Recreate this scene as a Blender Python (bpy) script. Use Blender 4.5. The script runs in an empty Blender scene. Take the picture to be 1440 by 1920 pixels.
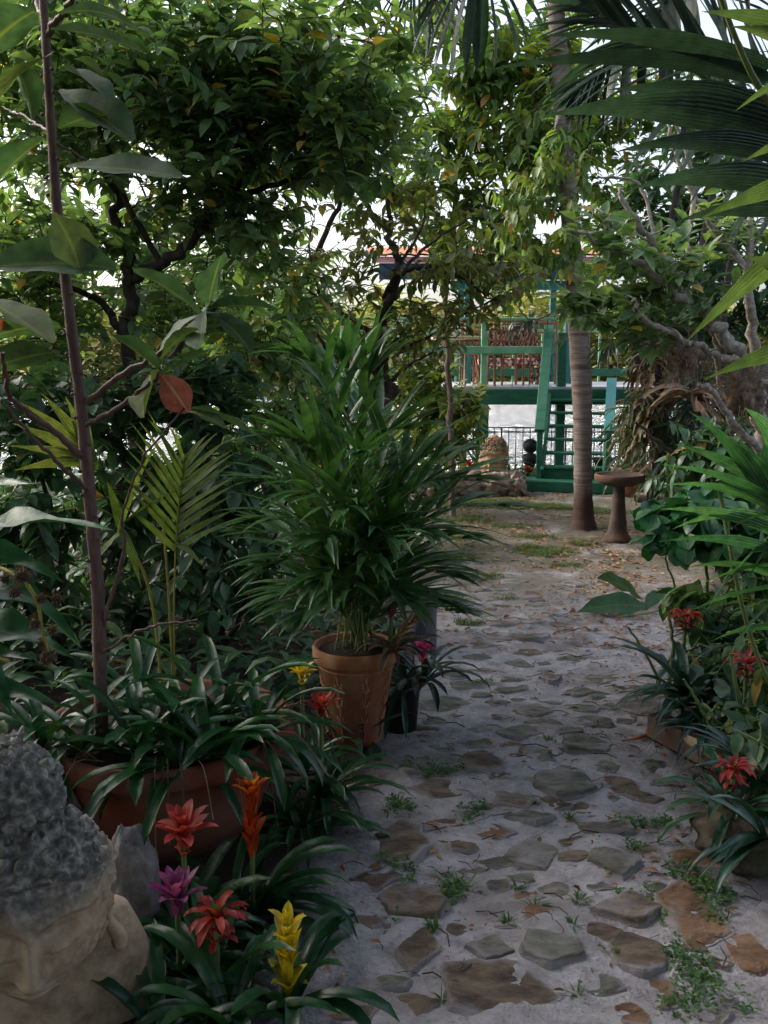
import bpy, math, random
import numpy as np
from math import sin, cos, pi, radians as R
from mathutils import Vector
C = bpy.context.scene
col = C.collection
# ------------------------------------------------------------------ camera, sky, sun, exposure
EYE, PITCH, F = 1.6, R(9.1), 1739.0
cam = bpy.data.cameras.new('camera'); cam.sensor_fit = 'VERTICAL'; cam.sensor_height = 24; cam.lens = 24*F/1920
cam.clip_start = .05; cam.clip_end = 2000
co = bpy.data.objects.new('camera', cam); col.objects.link(co)
co.location = (0, 0, EYE); co.rotation_euler = (pi/2-PITCH, 0, 0); C.camera = co
C.render.resolution_x = 768; C.render.resolution_y = 1024
SUN_EL, SUN_AZ = R(36), R(-65)      # soft sun, to the left
w = bpy.data.worlds.new('World'); C.world = w; w.use_nodes = True
nt = w.node_tree; nt.nodes.clear()
sky = nt.nodes.new('ShaderNodeTexSky'); sky.sky_type = 'NISHITA'; sky.sun_disc = False
sky.sun_elevation = SUN_EL; sky.sun_rotation = SUN_AZ; sky.air_density = 1.0; sky.dust_density = 5.0; sky.ozone_density = 1.0
hs = nt.nodes.new('ShaderNodeHueSaturation'); hs.inputs['Saturation'].default_value = .65
bg = nt.nodes.new('ShaderNodeBackground'); bg.inputs['Strength'].default_value = .15
ow = nt.nodes.new('ShaderNodeOutputWorld')
nt.links.new(sky.outputs[0], hs.inputs['Color']); nt.links.new(hs.outputs[0], bg.inputs['Color']); nt.links.new(bg.outputs[0], ow.inputs[0])
sl = bpy.data.lights.new('sun', 'SUN'); sl.energy = .8; sl.angle = R(14); sl.color = (1, .95, .86)
so = bpy.data.objects.new('sun', sl); col.objects.link(so)
so.rotation_euler = Vector((sin(SUN_AZ)*cos(SUN_EL), cos(SUN_AZ)*cos(SUN_EL), sin(SUN_EL))).to_track_quat('Z', 'Y').to_euler()
C.view_settings.view_transform = 'Standard'; C.view_settings.look = 'None'; C.view_settings.gamma = 1
C.view_settings.exposure = 1.42
# ------------------------------------------------------------------ helpers
rng = np.random.default_rng(7); random.seed(7)
def ray(px, py):
    v = (960-py)/F
    return np.array([(px-720)/F, cos(PITCH)+v*sin(PITCH), -sin(PITCH)+v*cos(PITCH)])
def P(px, py, Y):
    r = ray(px, py); s = Y/r[1]; return np.array([r[0]*s, Y, EYE+r[2]*s])
def G(px, py, z=0.):
    r = ray(px, py); s = (z-EYE)/r[2]; return np.array([r[0]*s, r[1]*s, z])
def S(py, Y): return Y/ray(720, py)[1]/F          # metres per photo pixel
def unit(v):
    v = np.asarray(v, float); return v/np.maximum(np.linalg.norm(v, axis=-1, keepdims=True), 1e-9)
def spl(pts, n=24):
    p = np.array(pts, float)
    if len(p) < 3: 
        t = np.linspace(0, 1, n)[:, None]; return p[0]*(1-t)+p[-1]*t
    q = np.vstack([2*p[0]-p[1], p, 2*p[-1]-p[-2]]); out = []
    m = len(p)-1
    for u in np.linspace(0, m-1e-6, n):
        i = int(u); t = u-i; a, b, c, d = q[i], q[i+1], q[i+2], q[i+3]
        out.append(.5*((2*b)+(c-a)*t+(2*a-5*b+4*c-d)*t*t+(-a+3*b-3*c+d)*t**3))
    return np.array(out)
def vnoise(x, y, s=0):                             # smooth value noise
    xi = np.floor(x).astype(int); yi = np.floor(y).astype(int); fx = x-xi; fy = y-yi
    def h(a, b):
        n = (a*374761393+b*668265263+s*974711) & 0x7fffffff; n = ((n ^ (n >> 13))*1274126177) & 0x7fffffff
        return ((n ^ (n >> 16)) & 0xffff)/65535.
    fx = fx*fx*(3-2*fx); fy = fy*fy*(3-2*fy)
    return (h(xi, yi)*(1-fx)+h(xi+1, yi)*fx)*(1-fy)+(h(xi, yi+1)*(1-fx)+h(xi+1, yi+1)*fx)*fy
ORG = {}
class M:
    def __init__(s): s.v = []; s.f = []; s.r = []; s.e = []; s.n = 0
    def add(s, V, Fc, rnd=0., edge=0.):
        V = np.asarray(V, float).reshape(-1, 3); k = len(V)
        s.v.append(V)
        for q in (Fc if isinstance(Fc, list) else [Fc]): s.f.append(np.asarray(q, int)+s.n)
        s.r.append(np.broadcast_to(rnd, (k,)).astype(float)); s.e.append(np.broadcast_to(edge, (k,)).astype(float)); s.n += k; return s
    def build(s, name, mat, parent=None, loc=None, smooth=True):
        V = np.vstack(s.v)
        if parent is not None: o0 = ORG[parent.name]
        else: o0 = np.array(loc if loc is not None else [V[:, 0].mean(), V[:, 1].mean(), V[:, 2].min()])
        me = bpy.data.meshes.new(name); me.vertices.add(len(V)); me.vertices.foreach_set('co', (V-o0).ravel())
        tot = np.concatenate([np.full(len(q), q.shape[1]) for q in s.f]); lp = np.concatenate([q.ravel() for q in s.f])
        me.loops.add(len(lp)); me.loops.foreach_set('vertex_index', lp)
        me.polygons.add(len(tot)); me.polygons.foreach_set('loop_start', np.concatenate([[0], np.cumsum(tot)[:-1]]))
        me.polygons.foreach_set('loop_total', tot); me.polygons.foreach_set('use_smooth', np.full(len(tot), smooth))
        for nm, d in (('rnd', s.r), ('edge', s.e)):
            a = me.attributes.new(nm, 'FLOAT', 'POINT'); a.data.foreach_set('value', np.concatenate(d))
        me.update(calc_edges=True); me.validate(); me.materials.append(mat)
        o = bpy.data.objects.new(name, me); col.objects.link(o)
        if parent is not None: o.parent = parent
        else: o.location = o0
        ORG[o.name] = o0
        return o
    # --- shapes
    def tube(s, pts, rad, k=7, rnd=0., cap=True):
        p = np.asarray(pts, float); n = len(p); rad = np.broadcast_to(rad, (n,)).astype(float)
        t = unit(np.gradient(p, axis=0)); up = np.array([.13, .21, .97]) if abs(t[:, 2].mean()) < .8 else np.array([.97, .2, .1])
        a = unit(np.cross(t, up)); b = np.cross(t, a); th = np.arange(k)*2*pi/k
        V = p[:, None]+rad[:, None, None]*(a[:, None]*np.cos(th)[None, :, None]+b[:, None]*np.sin(th)[None, :, None])
        i = np.arange(n-1)[:, None]*k; j = np.arange(k)[None]; j2 = (j+1) % k
        Q = np.stack([i+j, i+j2, i+k+j2, i+k+j], -1).reshape(-1, 4)
        fs = [Q]
        if cap: fs += [np.arange(k)[None], (np.arange(k)+(n-1)*k)[::-1][None]]
        return s.add(V, fs, rnd, np.repeat(np.linspace(0, 1, n), k))
    def box(s, c, d, rz=0., bev=.006, rnd=0., tilt=None):
        h = np.array(d, float)/2; b = min(bev, h.min()*.45); V = []; 
        for sx in (-1, 1):
            for sy in (-1, 1):
                for sz in (-1, 1):
                    g = np.array([sx, sy, sz])
                    for ax in range(3):
                        q = g*(h-b); q[ax] = g[ax]*h[ax]; V.append(q)
        V = np.array(V)
        def ix(sx, sy, sz, ax): return ((sx > 0)*4+(sy > 0)*2+(sz > 0))*3+ax
        quads = []; tris = []
        for ax in range(3):
            u, w_ = [(1, 2), (2, 0), (0, 1)][ax]
            for sg in (-1, 1):
                L = []
                for su, sw in ((-1, -1), (1, -1), (1, 1), (-1, 1)):
                    g = [0, 0, 0]; g[ax] = sg; g[u] = su; g[w_] = sw; L.append(ix(*g, ax))
                quads.append(L if sg > 0 else L[::-1])
        for ax in range(3):                                          # bevel strips along axis ax
            u, w_ = [(1, 2), (2, 0), (0, 1)][ax]
            for su in (-1, 1):
                for sw in (-1, 1):
                    g0 = [0]*3; g0[u] = su; g0[w_] = sw; g1 = list(g0); g0[ax] = -1; g1[ax] = 1
                    quads.append([ix(*g0, u), ix(*g1, u), ix(*g1, w_), ix(*g0, w_)])
        for sx in (-1, 1):
            for sy in (-1, 1):
                for sz in (-1, 1): tris.append([ix(sx, sy, sz, 0), ix(sx, sy, sz, 1), ix(sx, sy, sz, 2)])
        if tilt: 
            ca, sa = cos(tilt), sin(tilt); V = np.stack([V[:, 0], V[:, 1]*ca-V[:, 2]*sa, V[:, 1]*sa+V[:, 2]*ca], 1)
        ca, sa = cos(rz), sin(rz); V = np.stack([V[:, 0]*ca-V[:, 1]*sa, V[:, 0]*sa+V[:, 1]*ca, V[:, 2]], 1)+np.array(c)
        return s.add(V, [np.array(quads), np.array(tris)], rnd)
    def beam(s, a, b, wd, ht, rnd=0.):                               # board from a to b, width wd (sideways), depth ht
        a = np.array(a, float); b = np.array(b, float); t = unit(b-a)
        sd = unit(np.cross(t, [0, 0, 1])) if abs(t[2]) < .98 else np.array([1., 0, 0]); n = np.cross(sd, t)
        m2 = M(); m2.box((0, 0, 0), (wd, np.linalg.norm(b-a), ht)); V = m2.v[0]
        return s.add((a+b)/2+V[:, :1]*sd+V[:, 1:2]*t+V[:, 2:]*n, m2.f, rnd)
    def lathe(s, c, prof, k=40, rnd=0., fn=None):
        pr = np.array(prof, float); th = np.arange(k)*2*pi/k; r = pr[:, :1]*np.ones((1, k)); z = pr[:, 1:2]*np.ones((1, k))
        if fn: r = fn(r, z, th[None])
        V = np.stack([r*np.cos(th), r*np.sin(th), z], -1)+np.array(c)
        n = len(pr); i = np.arange(n-1)[:, None]*k; j = np.arange(k)[None]; j2 = (j+1) % k
        Q = np.stack([i+j, i+j2, i+k+j2, i+k+j], -1).reshape(-1, 4)
        return s.add(V, [Q, np.arange(k)[::-1][None], (np.arange(k)+(n-1)*k)[None]], rnd)
    def blob(s, c, r, nu=28, nv=18, amp=.12, fq=3., seed=0, flat=None, rnd=0.):
        u, v = np.meshgrid(np.linspace(0, 2*pi, nu, endpoint=False), np.linspace(.02, pi-.02, nv))
        d = np.stack([np.cos(u)*np.sin(v), np.sin(u)*np.sin(v), np.cos(v)], -1)
        q = 1+amp*((vnoise(d[..., 0]*fq+d[..., 2]*fq*.7+9, d[..., 1]*fq+d[..., 2]*fq+4, seed)-.5)*2+.5*(vnoise(d[..., 0]*fq*2.7+30, d[..., 1]*fq*2.5+d[..., 2]*fq*2+30, seed+1)-.5)*2)
        V = d*q[..., None]*np.array(r)
        if flat is not None: V[..., 2] = np.clip(V[..., 2], -r[2]*flat, r[2]*flat)
        V = V+np.array(c); i = np.arange(nv-1)[:, None]*nu; j = np.arange(nu)[None]; j2 = (j+1) % nu
        return s.add(V, [np.stack([i+j, i+nu+j, i+nu+j2, i+j2], -1).reshape(-1, 4), np.arange(nu)[None], (np.arange(nu)+(nv-1)*nu)[::-1][None]], rnd)
    def leaves(s, base, az, e0, e1, L, W, prof='leaf', n=4, fold=.18, roll=0., pw=1., daz=0., rnd=None, wave=0.):
        base = np.asarray(base, float).reshape(-1, 3); N = len(base)
        def bc(x): return np.broadcast_to(np.asarray(x, float), (N,))[:, None]
        az, e0, e1, L, W, roll, daz, fold = map(bc, (az, e0, e1, L, W, roll, daz, fold))
        t = np.linspace(0, 1, n+1)[None]; tm = (t[:, 1:]+t[:, :-1])/2
        def D(tt):
            e = e0+(e1-e0)*tt**pw; a = az+daz*tt
            return np.stack([np.cos(e)*np.cos(a), np.cos(e)*np.sin(a), np.sin(e)], -1), a
        dm, _ = D(tm); cen = base[:, None]+np.concatenate([np.zeros((N, 1, 3)), np.cumsum(dm*(L/n)[..., None], 1)], 1)
        d, a = D(t); sd = np.stack([-np.sin(a), np.cos(a), 0*a], -1); nr = np.cross(d, sd)
        cr, sr = np.cos(roll)[..., None], np.sin(roll)[..., None]
        sd, nr = sd*cr+nr*sr, nr*cr-sd*sr
        if prof == 'leaf': wv = np.clip(np.sin(pi*np.clip(t, .02, .98)**.85), .03, 1)
        elif prof == 'lance': wv = np.clip(1.25*np.sin(pi*np.clip(t*.93+.07, 0, 1)**.6)*(1-t*.25), .02, 1)
        elif prof == 'obov': wv = np.clip(np.sin(pi*np.clip(t, .02, .975)**1.3), .05, 1)**.72
        elif prof == 'strap': wv = np.clip(np.minimum(1, .75+t*.5)*np.clip((1-t)*5, 0, 1)**.6, .02, 1)
        elif prof == 'bract': wv = np.clip((.45+t*1.5)*np.clip((1-t)*1.8, 0, 1)**.8, .02, 1)
        elif prof == 'cut': wv = np.clip(np.minimum(t*3+.15, 1)*(1-.25*t), .05, 1)
        elif prof == 'blade': wv = np.clip((1-t)**.7, .03, 1)
        hw = (W/2*wv)[..., None]
        wv2 = wave*hw*np.sin(t*14+az*7)[..., None]
        V = np.stack([cen-sd*hw+nr*hw*2*fold[..., None]+nr*wv2, cen, cen+sd*hw+nr*hw*2*fold[..., None]-nr*wv2], 2)
        k = (n+1)*3; i = np.arange(N)[:, None, None]*k; j = np.arange(n)[None, :, None]*3; q = np.array([[0, 1, 4, 3], [1, 2, 5, 4]])
        Fc = (i[..., None]+j[..., None]+q[None, None]).reshape(-1, 4)
        if rnd is None: rnd = rng.random(N)
        return s.add(V, Fc, np.repeat(np.broadcast_to(rnd, (N,)), k), np.tile([1., 0., 1.], N*(n+1)))
def grp(o, label=None, cat=None, group=None, kind=None):
    for k, v in (('label', label), ('category', cat), ('group', group), ('kind', kind)):
        if v: o[k] = v
    return o
def root(name, loc, label, cat, group=None):
    o = bpy.data.objects.new(name, None); col.objects.link(o); o.location = loc; o.empty_display_size = .1
    ORG[o.name] = np.array(loc, float); return grp(o, label, cat, group)
# ------------------------------------------------------------------ materials
def newmat(name):
    m = bpy.data.materials.new(name); m.use_nodes = True; n = m.node_tree; n.nodes.clear()
    return m, n, (lambda t, **k: [setattr(x, a, b) or x for x in [n.nodes.new(t)] for a, b in (k or {'label': ''}).items()][-1])
def ramp(nd, stops):
    cr = nd.color_ramp
    while len(cr.elements) > 1: cr.elements.remove(cr.elements[-1])
    cr.elements[0].position = stops[0][0]; cr.elements[0].color = (*stops[0][1], 1)
    for p_, c_ in stops[1:]: e = cr.elements.new(p_); e.color = (*c_, 1)
def mixc(n, a, b, f, typ='MIX'):
    x = n.nodes.new('ShaderNodeMix'); x.data_type = 'RGBA'; x.blend_type = typ
    for sk, vv in ((x.inputs[0], f), (x.inputs[6], a), (x.inputs[7], b)):
        if hasattr(vv, 'is_output') or isinstance(vv, bpy.types.NodeSocket): n.links.new(vv, sk)
        elif isinstance(vv, (int, float)): sk.default_value = vv
        else: sk.default_value = (*vv, 1)
    return x.outputs[2]
def leafmat(name, cols, rough=.42, trans=.3, rib=(.0, .0, .0), ribf=0., spot=None, tcol=1.6, spec=.5, acc=None, pleat=0.):
    m, n, N = newmat(name)
    at = N('ShaderNodeAttribute', attribute_name='rnd'); rp = N('ShaderNodeValToRGB'); k = len(cols)
    ramp(rp, [(i/max(k-1, 1), c) for i, c in enumerate(cols)]); n.links.new(at.outputs['Fac'], rp.inputs[0]); c = rp.outputs[0]
    tc = N('ShaderNodeTexCoord'); no = N('ShaderNodeTexNoise'); no.inputs['Scale'].default_value = 26; no.inputs['Detail'].default_value = 3
    n.links.new(tc.outputs['Object'], no.inputs['Vector'])
    r2 = N('ShaderNodeValToRGB'); ramp(r2, [(.3, (.62, .62, .62)), (.7, (1.25, 1.25, 1.25))]); n.links.new(no.outputs[0], r2.inputs[0])
    c = mixc(n, c, r2.outputs[0], 1., 'MULTIPLY')
    if spot:
        n2 = N('ShaderNodeTexNoise'); n2.inputs['Scale'].default_value = 60; n2.inputs['Detail'].default_value = 2; n.links.new(tc.outputs['Object'], n2.inputs['Vector'])
        r3 = N('ShaderNodeValToRGB'); ramp(r3, [(.62, (0, 0, 0)), (.7, (1, 1, 1))]); n.links.new(n2.outputs[0], r3.inputs[0]); c = mixc(n, c, spot, r3.outputs[0])
    if acc:
        q = N('ShaderNodeMath', operation='MULTIPLY'); q.inputs[1].default_value = 37.7; n.links.new(at.outputs['Fac'], q.inputs[0]); q2 = N('ShaderNodeMath', operation='FRACT'); n.links.new(q.outputs[0], q2.inputs[0])
        q3 = N('ShaderNodeMath', operation='LESS_THAN'); q3.inputs[1].default_value = .022; n.links.new(q2.outputs[0], q3.inputs[0]); c = mixc(n, c, acc, q3.outputs[0])
    if ribf:
        ae = N('ShaderNodeAttribute', attribute_name='edge'); r4 = N('ShaderNodeValToRGB'); ramp(r4, [(.0, (ribf,)*3), (.12, (0, 0, 0))]); n.links.new(ae.outputs['Fac'], r4.inputs[0]); c = mixc(n, c, rib, r4.outputs[0])
    pb = N('ShaderNodeBsdfPrincipled'); pb.inputs['Roughness'].default_value = rough; pb.inputs['Specular IOR Level'].default_value = spec; n.links.new(c, pb.inputs['Base Color'])
    bp = N('ShaderNodeBump'); bp.inputs['Strength'].default_value = .25; bp.inputs['Distance'].default_value = .01; n.links.new(no.outputs[0], bp.inputs['Height']); n.links.new(bp.outputs[0], pb.inputs['Normal'])
    if pleat:
        pe = N('ShaderNodeAttribute', attribute_name='edge'); p1 = N('ShaderNodeMath', operation='MULTIPLY'); p1.inputs[1].default_value = pleat; n.links.new(pe.outputs['Fac'], p1.inputs[0]); p2 = N('ShaderNodeMath', operation='SINE'); n.links.new(p1.outputs[0], p2.inputs[0])
        b2 = N('ShaderNodeBump'); b2.inputs['Strength'].default_value = .7; b2.inputs['Distance'].default_value = .0035; n.links.new(p2.outputs[0], b2.inputs['Height']); n.links.new(bp.outputs[0], b2.inputs['Normal']); n.links.new(b2.outputs[0], pb.inputs['Normal'])
        p3 = N('ShaderNodeMapRange'); n.links.new(p2.outputs[0], p3.inputs[0]); p3.inputs[1].default_value = -1; p3.inputs[3].default_value = .8; p3.inputs[4].default_value = 1.15; c = mixc(n, c, p3.outputs[0], 1., 'MULTIPLY'); n.links.new(c, pb.inputs['Base Color'])
    out = N('ShaderNodeOutputMaterial')
    if trans:
        tr = N('ShaderNodeBsdfTranslucent'); cc = mixc(n, c, (tcol, tcol*1.05, tcol*.45), 1., 'MULTIPLY'); n.links.new(cc, tr.inputs[0])
        mx = N('ShaderNodeMixShader'); mx.inputs[0].default_value = trans; n.links.new(pb.outputs[0], mx.inputs[1]); n.links.new(tr.outputs[0], mx.inputs[2]); n.links.new(mx.outputs[0], out.inputs[0])
    else: n.links.new(pb.outputs[0], out.inputs[0])
    return m
def pm(name, cols, scale=8., rough=.7, bump=.3, dist=.01, stretch=(1, 1, 1), det=6, cols2=None, sc2=2., lo=.3, hi=.7, vor=None, spec=.4, metal=0., m2=(.45, .6)):
    m, n, N = newmat(name); tc = N('ShaderNodeTexCoord'); mp = N('ShaderNodeMapping'); mp.inputs['Scale'].default_value = stretch
    n.links.new(tc.outputs['Object'], mp.inputs[0]); no = N('ShaderNodeTexNoise'); no.inputs['Scale'].default_value = scale; no.inputs['Detail'].default_value = det; no.inputs['Roughness'].default_value = .62
    n.links.new(mp.outputs[0], no.inputs['Vector']); rp = N('ShaderNodeValToRGB'); k = len(cols)
    ramp(rp, [(lo+(hi-lo)*i/max(k-1, 1), c) for i, c in enumerate(cols)]); n.links.new(no.outputs[0], rp.inputs[0]); c = rp.outputs[0]; h = no.outputs[0]
    if cols2:
        n2 = N('ShaderNodeTexNoise'); n2.inputs['Scale'].default_value = sc2; n2.inputs['Detail'].default_value = 5; n.links.new(mp.outputs[0], n2.inputs['Vector'])
        r3 = N('ShaderNodeValToRGB'); ramp(r3, [(m2[0], (0, 0, 0)), (m2[1], (1, 1, 1))]); n.links.new(n2.outputs[0], r3.inputs[0]); c = mixc(n, c, cols2, r3.outputs[0])
    if vor:
        vo = N('ShaderNodeTexVoronoi'); vo.inputs['Scale'].default_value = vor; n.links.new(mp.outputs[0], vo.inputs['Vector'])
        ma = N('ShaderNodeMath', operation='ADD'); n.links.new(h, ma.inputs[0]); n.links.new(vo.outputs[0], ma.inputs[1]); h = ma.outputs[0]
    pb = N('ShaderNodeBsdfPrincipled'); pb.inputs['Roughness'].default_value = rough; pb.inputs['Specular IOR Level'].default_value = spec; pb.inputs['Metallic'].default_value = metal; n.links.new(c, pb.inputs['Base Color'])
    if bump:
        bp = N('ShaderNodeBump'); bp.inputs['Strength'].default_value = bump; bp.inputs['Distance'].default_value = dist; n.links.new(h, bp.inputs['Height']); n.links.new(bp.outputs[0], pb.inputs['Normal'])
    out = N('ShaderNodeOutputMaterial'); n.links.new(pb.outputs[0], out.inputs[0]); return m
G1, G2, G3 = (.012, .035, .016), (.03, .085, .03), (.055, .13, .04)
MT = {
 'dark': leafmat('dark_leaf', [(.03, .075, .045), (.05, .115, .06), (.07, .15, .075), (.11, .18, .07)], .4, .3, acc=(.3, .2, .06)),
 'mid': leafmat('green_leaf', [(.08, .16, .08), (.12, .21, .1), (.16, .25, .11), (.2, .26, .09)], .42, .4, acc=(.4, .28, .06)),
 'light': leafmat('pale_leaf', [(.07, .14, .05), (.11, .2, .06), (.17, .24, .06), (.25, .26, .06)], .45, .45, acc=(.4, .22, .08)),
 'olive': leafmat('olive_leaf', [(.06, .11, .045), (.11, .15, .045), (.18, .19, .06), (.25, .16, .1)], .5, .35, spot=(.12, .07, .04)),
 'croton': leafmat('croton_leaf', [(.05, .13, .03), (.14, .22, .04), (.3, .33, .07), (.35, .35, .12)], .4, .3),
 'magnolia': leafmat('magnolia_leaf', [(.05, .11, .055), (.065, .13, .075), (.08, .15, .065), (.12, .16, .05)], .6, .3, (.25, .28, .08), .8, spot=(.07, .09, .05)),
 'redleaf': leafmat('red_leaf', [(.35, .07, .05), (.4, .1, .08)], .4, .3, (.6, .35, .2), .8, spot=(.45, .14, .04)),
 'strap': leafmat('strap_leaf', [(.012, .055, .022), (.02, .085, .03), (.035, .12, .035)], .3, .15),
 'bstrap': leafmat('bluish_strap_leaf', [(.012, .04, .032), (.02, .06, .045), (.03, .09, .05)], .3, .1),
 'palm': leafmat('palm_leaf', [(.03, .085, .03), (.05, .13, .045), (.085, .175, .06)], .34, .25),
 'dpalm': leafmat('dark_palm_leaf', [(.025, .06, .05), (.04, .08, .068), (.07, .11, .095)], .36, .2, pleat=30),
 'ypalm': leafmat('yellow_palm_leaf', [(.13, .2, .045), (.18, .25, .06), (.24, .28, .08)], .45, .3, pleat=16),
 'pleaf': leafmat('pale_palm_leaf', [(.075, .13, .055), (.11, .165, .065), (.14, .19, .075)], .4, .3, pleat=22),
 'gloss2': leafmat('matt_green_leaf', [(.02, .08, .025), (.03, .1, .03)], .5, .15, (.09, .14, .05), .7),
 'gloss': leafmat('glossy_leaf', [(.02, .1, .035), (.03, .14, .045), (.05, .17, .05)], .33, .15, (.12, .22, .08), .5),
 'blade': leafmat('ginger_leaf', [(.05, .16, .08), (.08, .22, .1), (.11, .26, .1)], .35, .35, (.12, .24, .09), .6, pleat=18),
 'vari': leafmat('variegated_leaf', [(.03, .12, .03), (.08, .2, .04), (.16, .26, .08)], .35, .2, (.35, .35, .05), .9, spot=(.35, .32, .04)),
 'dead': leafmat('dead_leaf', [(.09, .055, .04), (.17, .1, .06), (.24, .15, .09), (.1, .07, .06)], .75, .1),
 'stag': leafmat('staghorn_leaf', [(.07, .11, .05), (.12, .16, .08), (.2, .17, .09), (.16, .09, .05)], .6, .2),
 'litter': leafmat('litter_leaf', [(.12, .06, .04), (.28, .12, .06), (.4, .17, .06), (.42, .3, .12), (.16, .1, .08)], .7, .1),
 'weed': leafmat('weed_leaf', [(.03, .1, .02), (.06, .16, .03), (.1, .2, .04)], .5, .3),
 'grass': leafmat('grass_blade', [(.05, .11, .025), (.09, .15, .035), (.18, .18, .06)], .6, .3),
 'far': leafmat('far_leaf', [(.16, .19, .06), (.3, .3, .1), (.42, .38, .13)], .7, .3),
 'red': leafmat('red_bract', [(.22, .01, .015), (.36, .02, .025), (.5, .07, .05)], .45, .35, (.2, .02, .02), .6, spot=(.3, .09, .04)),
 'pink': leafmat('pink_bract', [(.36, .03, .035), (.5, .055, .065), (.62, .16, .14)], .45, .35, (.3, .03, .04), .6, spot=(.4, .12, .07)),
 'purple': leafmat('purple_bract', [(.2, .03, .18), (.28, .05, .24), (.42, .13, .34)], .45, .35, (.16, .02, .14), .6),
 'magenta': leafmat('magenta_bract', [(.5, .03, .22), (.62, .06, .3)], .4, .25),
 'orange': leafmat('orange_bract', [(.42, .04, .01), (.5, .08, .012), (.68, .3, .02)], .45, .4, (.35, .05, .01), .5),
 'yellow': leafmat('yellow_bract', [(.55, .38, .015), (.7, .52, .02), (.75, .6, .05)], .45, .4, (.4, .3, .02), .5, spot=(.45, .36, .05)),
 'stem': pm('green_stem', [(.1, .17, .05), (.2, .25, .08)], 20, .5, .1),
 'ystem': pm('yellow_stem', [(.3, .28, .05), (.42, .36, .08)], 20, .5, .1),
 'bark': pm('brown_bark', [(.06, .035, .03), (.12, .075, .062), (.18, .12, .1)], 9, .8, .5, .01, (3, 3, 1)),
 'sapling': pm('reddish_bark', [(.09, .05, .05), (.15, .085, .08), (.2, .12, .11)], 30, .6, .4, .004, (2, 2, .6)),
 'dbark': pm('dark_bark', [(.02, .015, .013), (.05, .035, .03), (.09, .07, .06)], 12, .85, .7, .01, (2, 2, 1)),
 'pbark': pm('speckled_bark', [(.16, .12, .1), (.3, .25, .21), (.5, .46, .42)], 30, .8, .5, .006, (1, 1, 1)),
 'deadp': pm('root_fibre', [(.08, .055, .04), (.2, .14, .1), (.3, .23, .17)], 22, .95, .9, .02),
 'palmb': pm('palm_bark', [(.11, .085, .075), (.2, .16, .14), (.3, .25, .22)], 5, .85, .6, .01, (1, 1, 14), cols2=(.09, .03, .025), sc2=1.2, m2=(.56, .7)),
 'terra': pm('terracotta', [(.11, .03, .02), (.17, .045, .024), (.23, .07, .035)], 6, .75, .3, .004, cols2=(.2, .09, .06), sc2=4),
 'terra2': pm('weathered_terracotta', [(.2, .075, .04), (.36, .16, .07), (.5, .34, .22)], 11, .9, .6, .006, (1, 1, .5), cols2=(.24, .07, .04), sc2=3, m2=(.5, .66)),
 'blackp': pm('black_plastic', [(.012, .012, .016), (.02, .02, .026)], 9, .45, .05),
 'soil': pm('soil', [(.02, .014, .01), (.06, .04, .03)], 40, .95, .8, .02),
 'rock': pm('grey_rock', [(.08, .08, .085), (.2, .2, .205), (.38, .37, .36)], 9, .9, .9, .02, vor=14),
 'brock': pm('brown_rock', [(.16, .1, .075), (.3, .22, .18), (.42, .34, .28)], 7, .9, .9, .02, vor=9),
 'bath': pm('rusty_concrete', [(.04, .03, .027), (.07, .052, .043), (.13, .1, .08)], 9, .95, .8, .01, cols2=(.11, .055, .035), sc2=3),
 'green': pm('green_paint', [(.008, .085, .042), (.012, .12, .06), (.02, .16, .085)], 5, .55, .3, .004, (1, 1, 3), cols2=(.03, .13, .09), sc2=7),
 'lgreen': pm('pale_green_paint', [(.12, .36, .2), (.17, .44, .26)], 4, .55, .15, .003, cols2=(.25, .45, .3), sc2=5),
 'deckf': pm('worn_deck_boards', [(.35, .38, .38), (.5, .52, .52)], 5, .6, .2, .003, (6, 1, 1)),
 'navy': pm('navy_paint', [(.015, .05, .12), (.03, .08, .17)], 4, .5, .1),
 'teal': pm('teal_paint', [(.02, .14, .15), (.03, .19, .19)], 4, .5, .1),
 'pinkp': pm('pink_paint', [(.55, .25, .32), (.65, .32, .4)], 4, .6, .1),
 'roof': pm('orange_tile', [(.4, .13, .06), (.55, .2, .1)], 8, .8, .3),
 'iron': pm('rusty_iron', [(.03, .02, .018), (.09, .05, .04)], 30, .7, .3),
 'black': pm('black_metal', [(.008, .008, .009), (.02, .02, .022)], 20, .5, .1),
 'wood': pm('reddish_wood', [(.2, .08, .04), (.3, .14, .07)], 10, .55, .2, .003, (8, 8, 1)),
 'tan': pm('tan_table', [(.45, .3, .2), (.55, .38, .27)], 8, .5, .1),
 'log': pm('split_log', [(.3, .19, .1), (.5, .37, .22), (.6, .48, .32)], 12, .85, .6, .006, (1, 5, 5)),
 'post': pm('grey_weathered_wood', [(.05, .045, .05), (.1, .09, .1), (.17, .16, .17)], 9, .9, .7, .01, (3, 3, .6)),
 'mrock': pm('mossy_stone', [(.035, .03, .022), (.08, .065, .045), (.15, .13, .1)], 12, .95, .9, .015, vor=16, cols2=(.05, .07, .025), sc2=6),
 'edge': pm('red_brick_edging', [(.06, .035, .03), (.12, .065, .05), (.19, .12, .1)], 10, .9, .5, .01),
}
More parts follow.
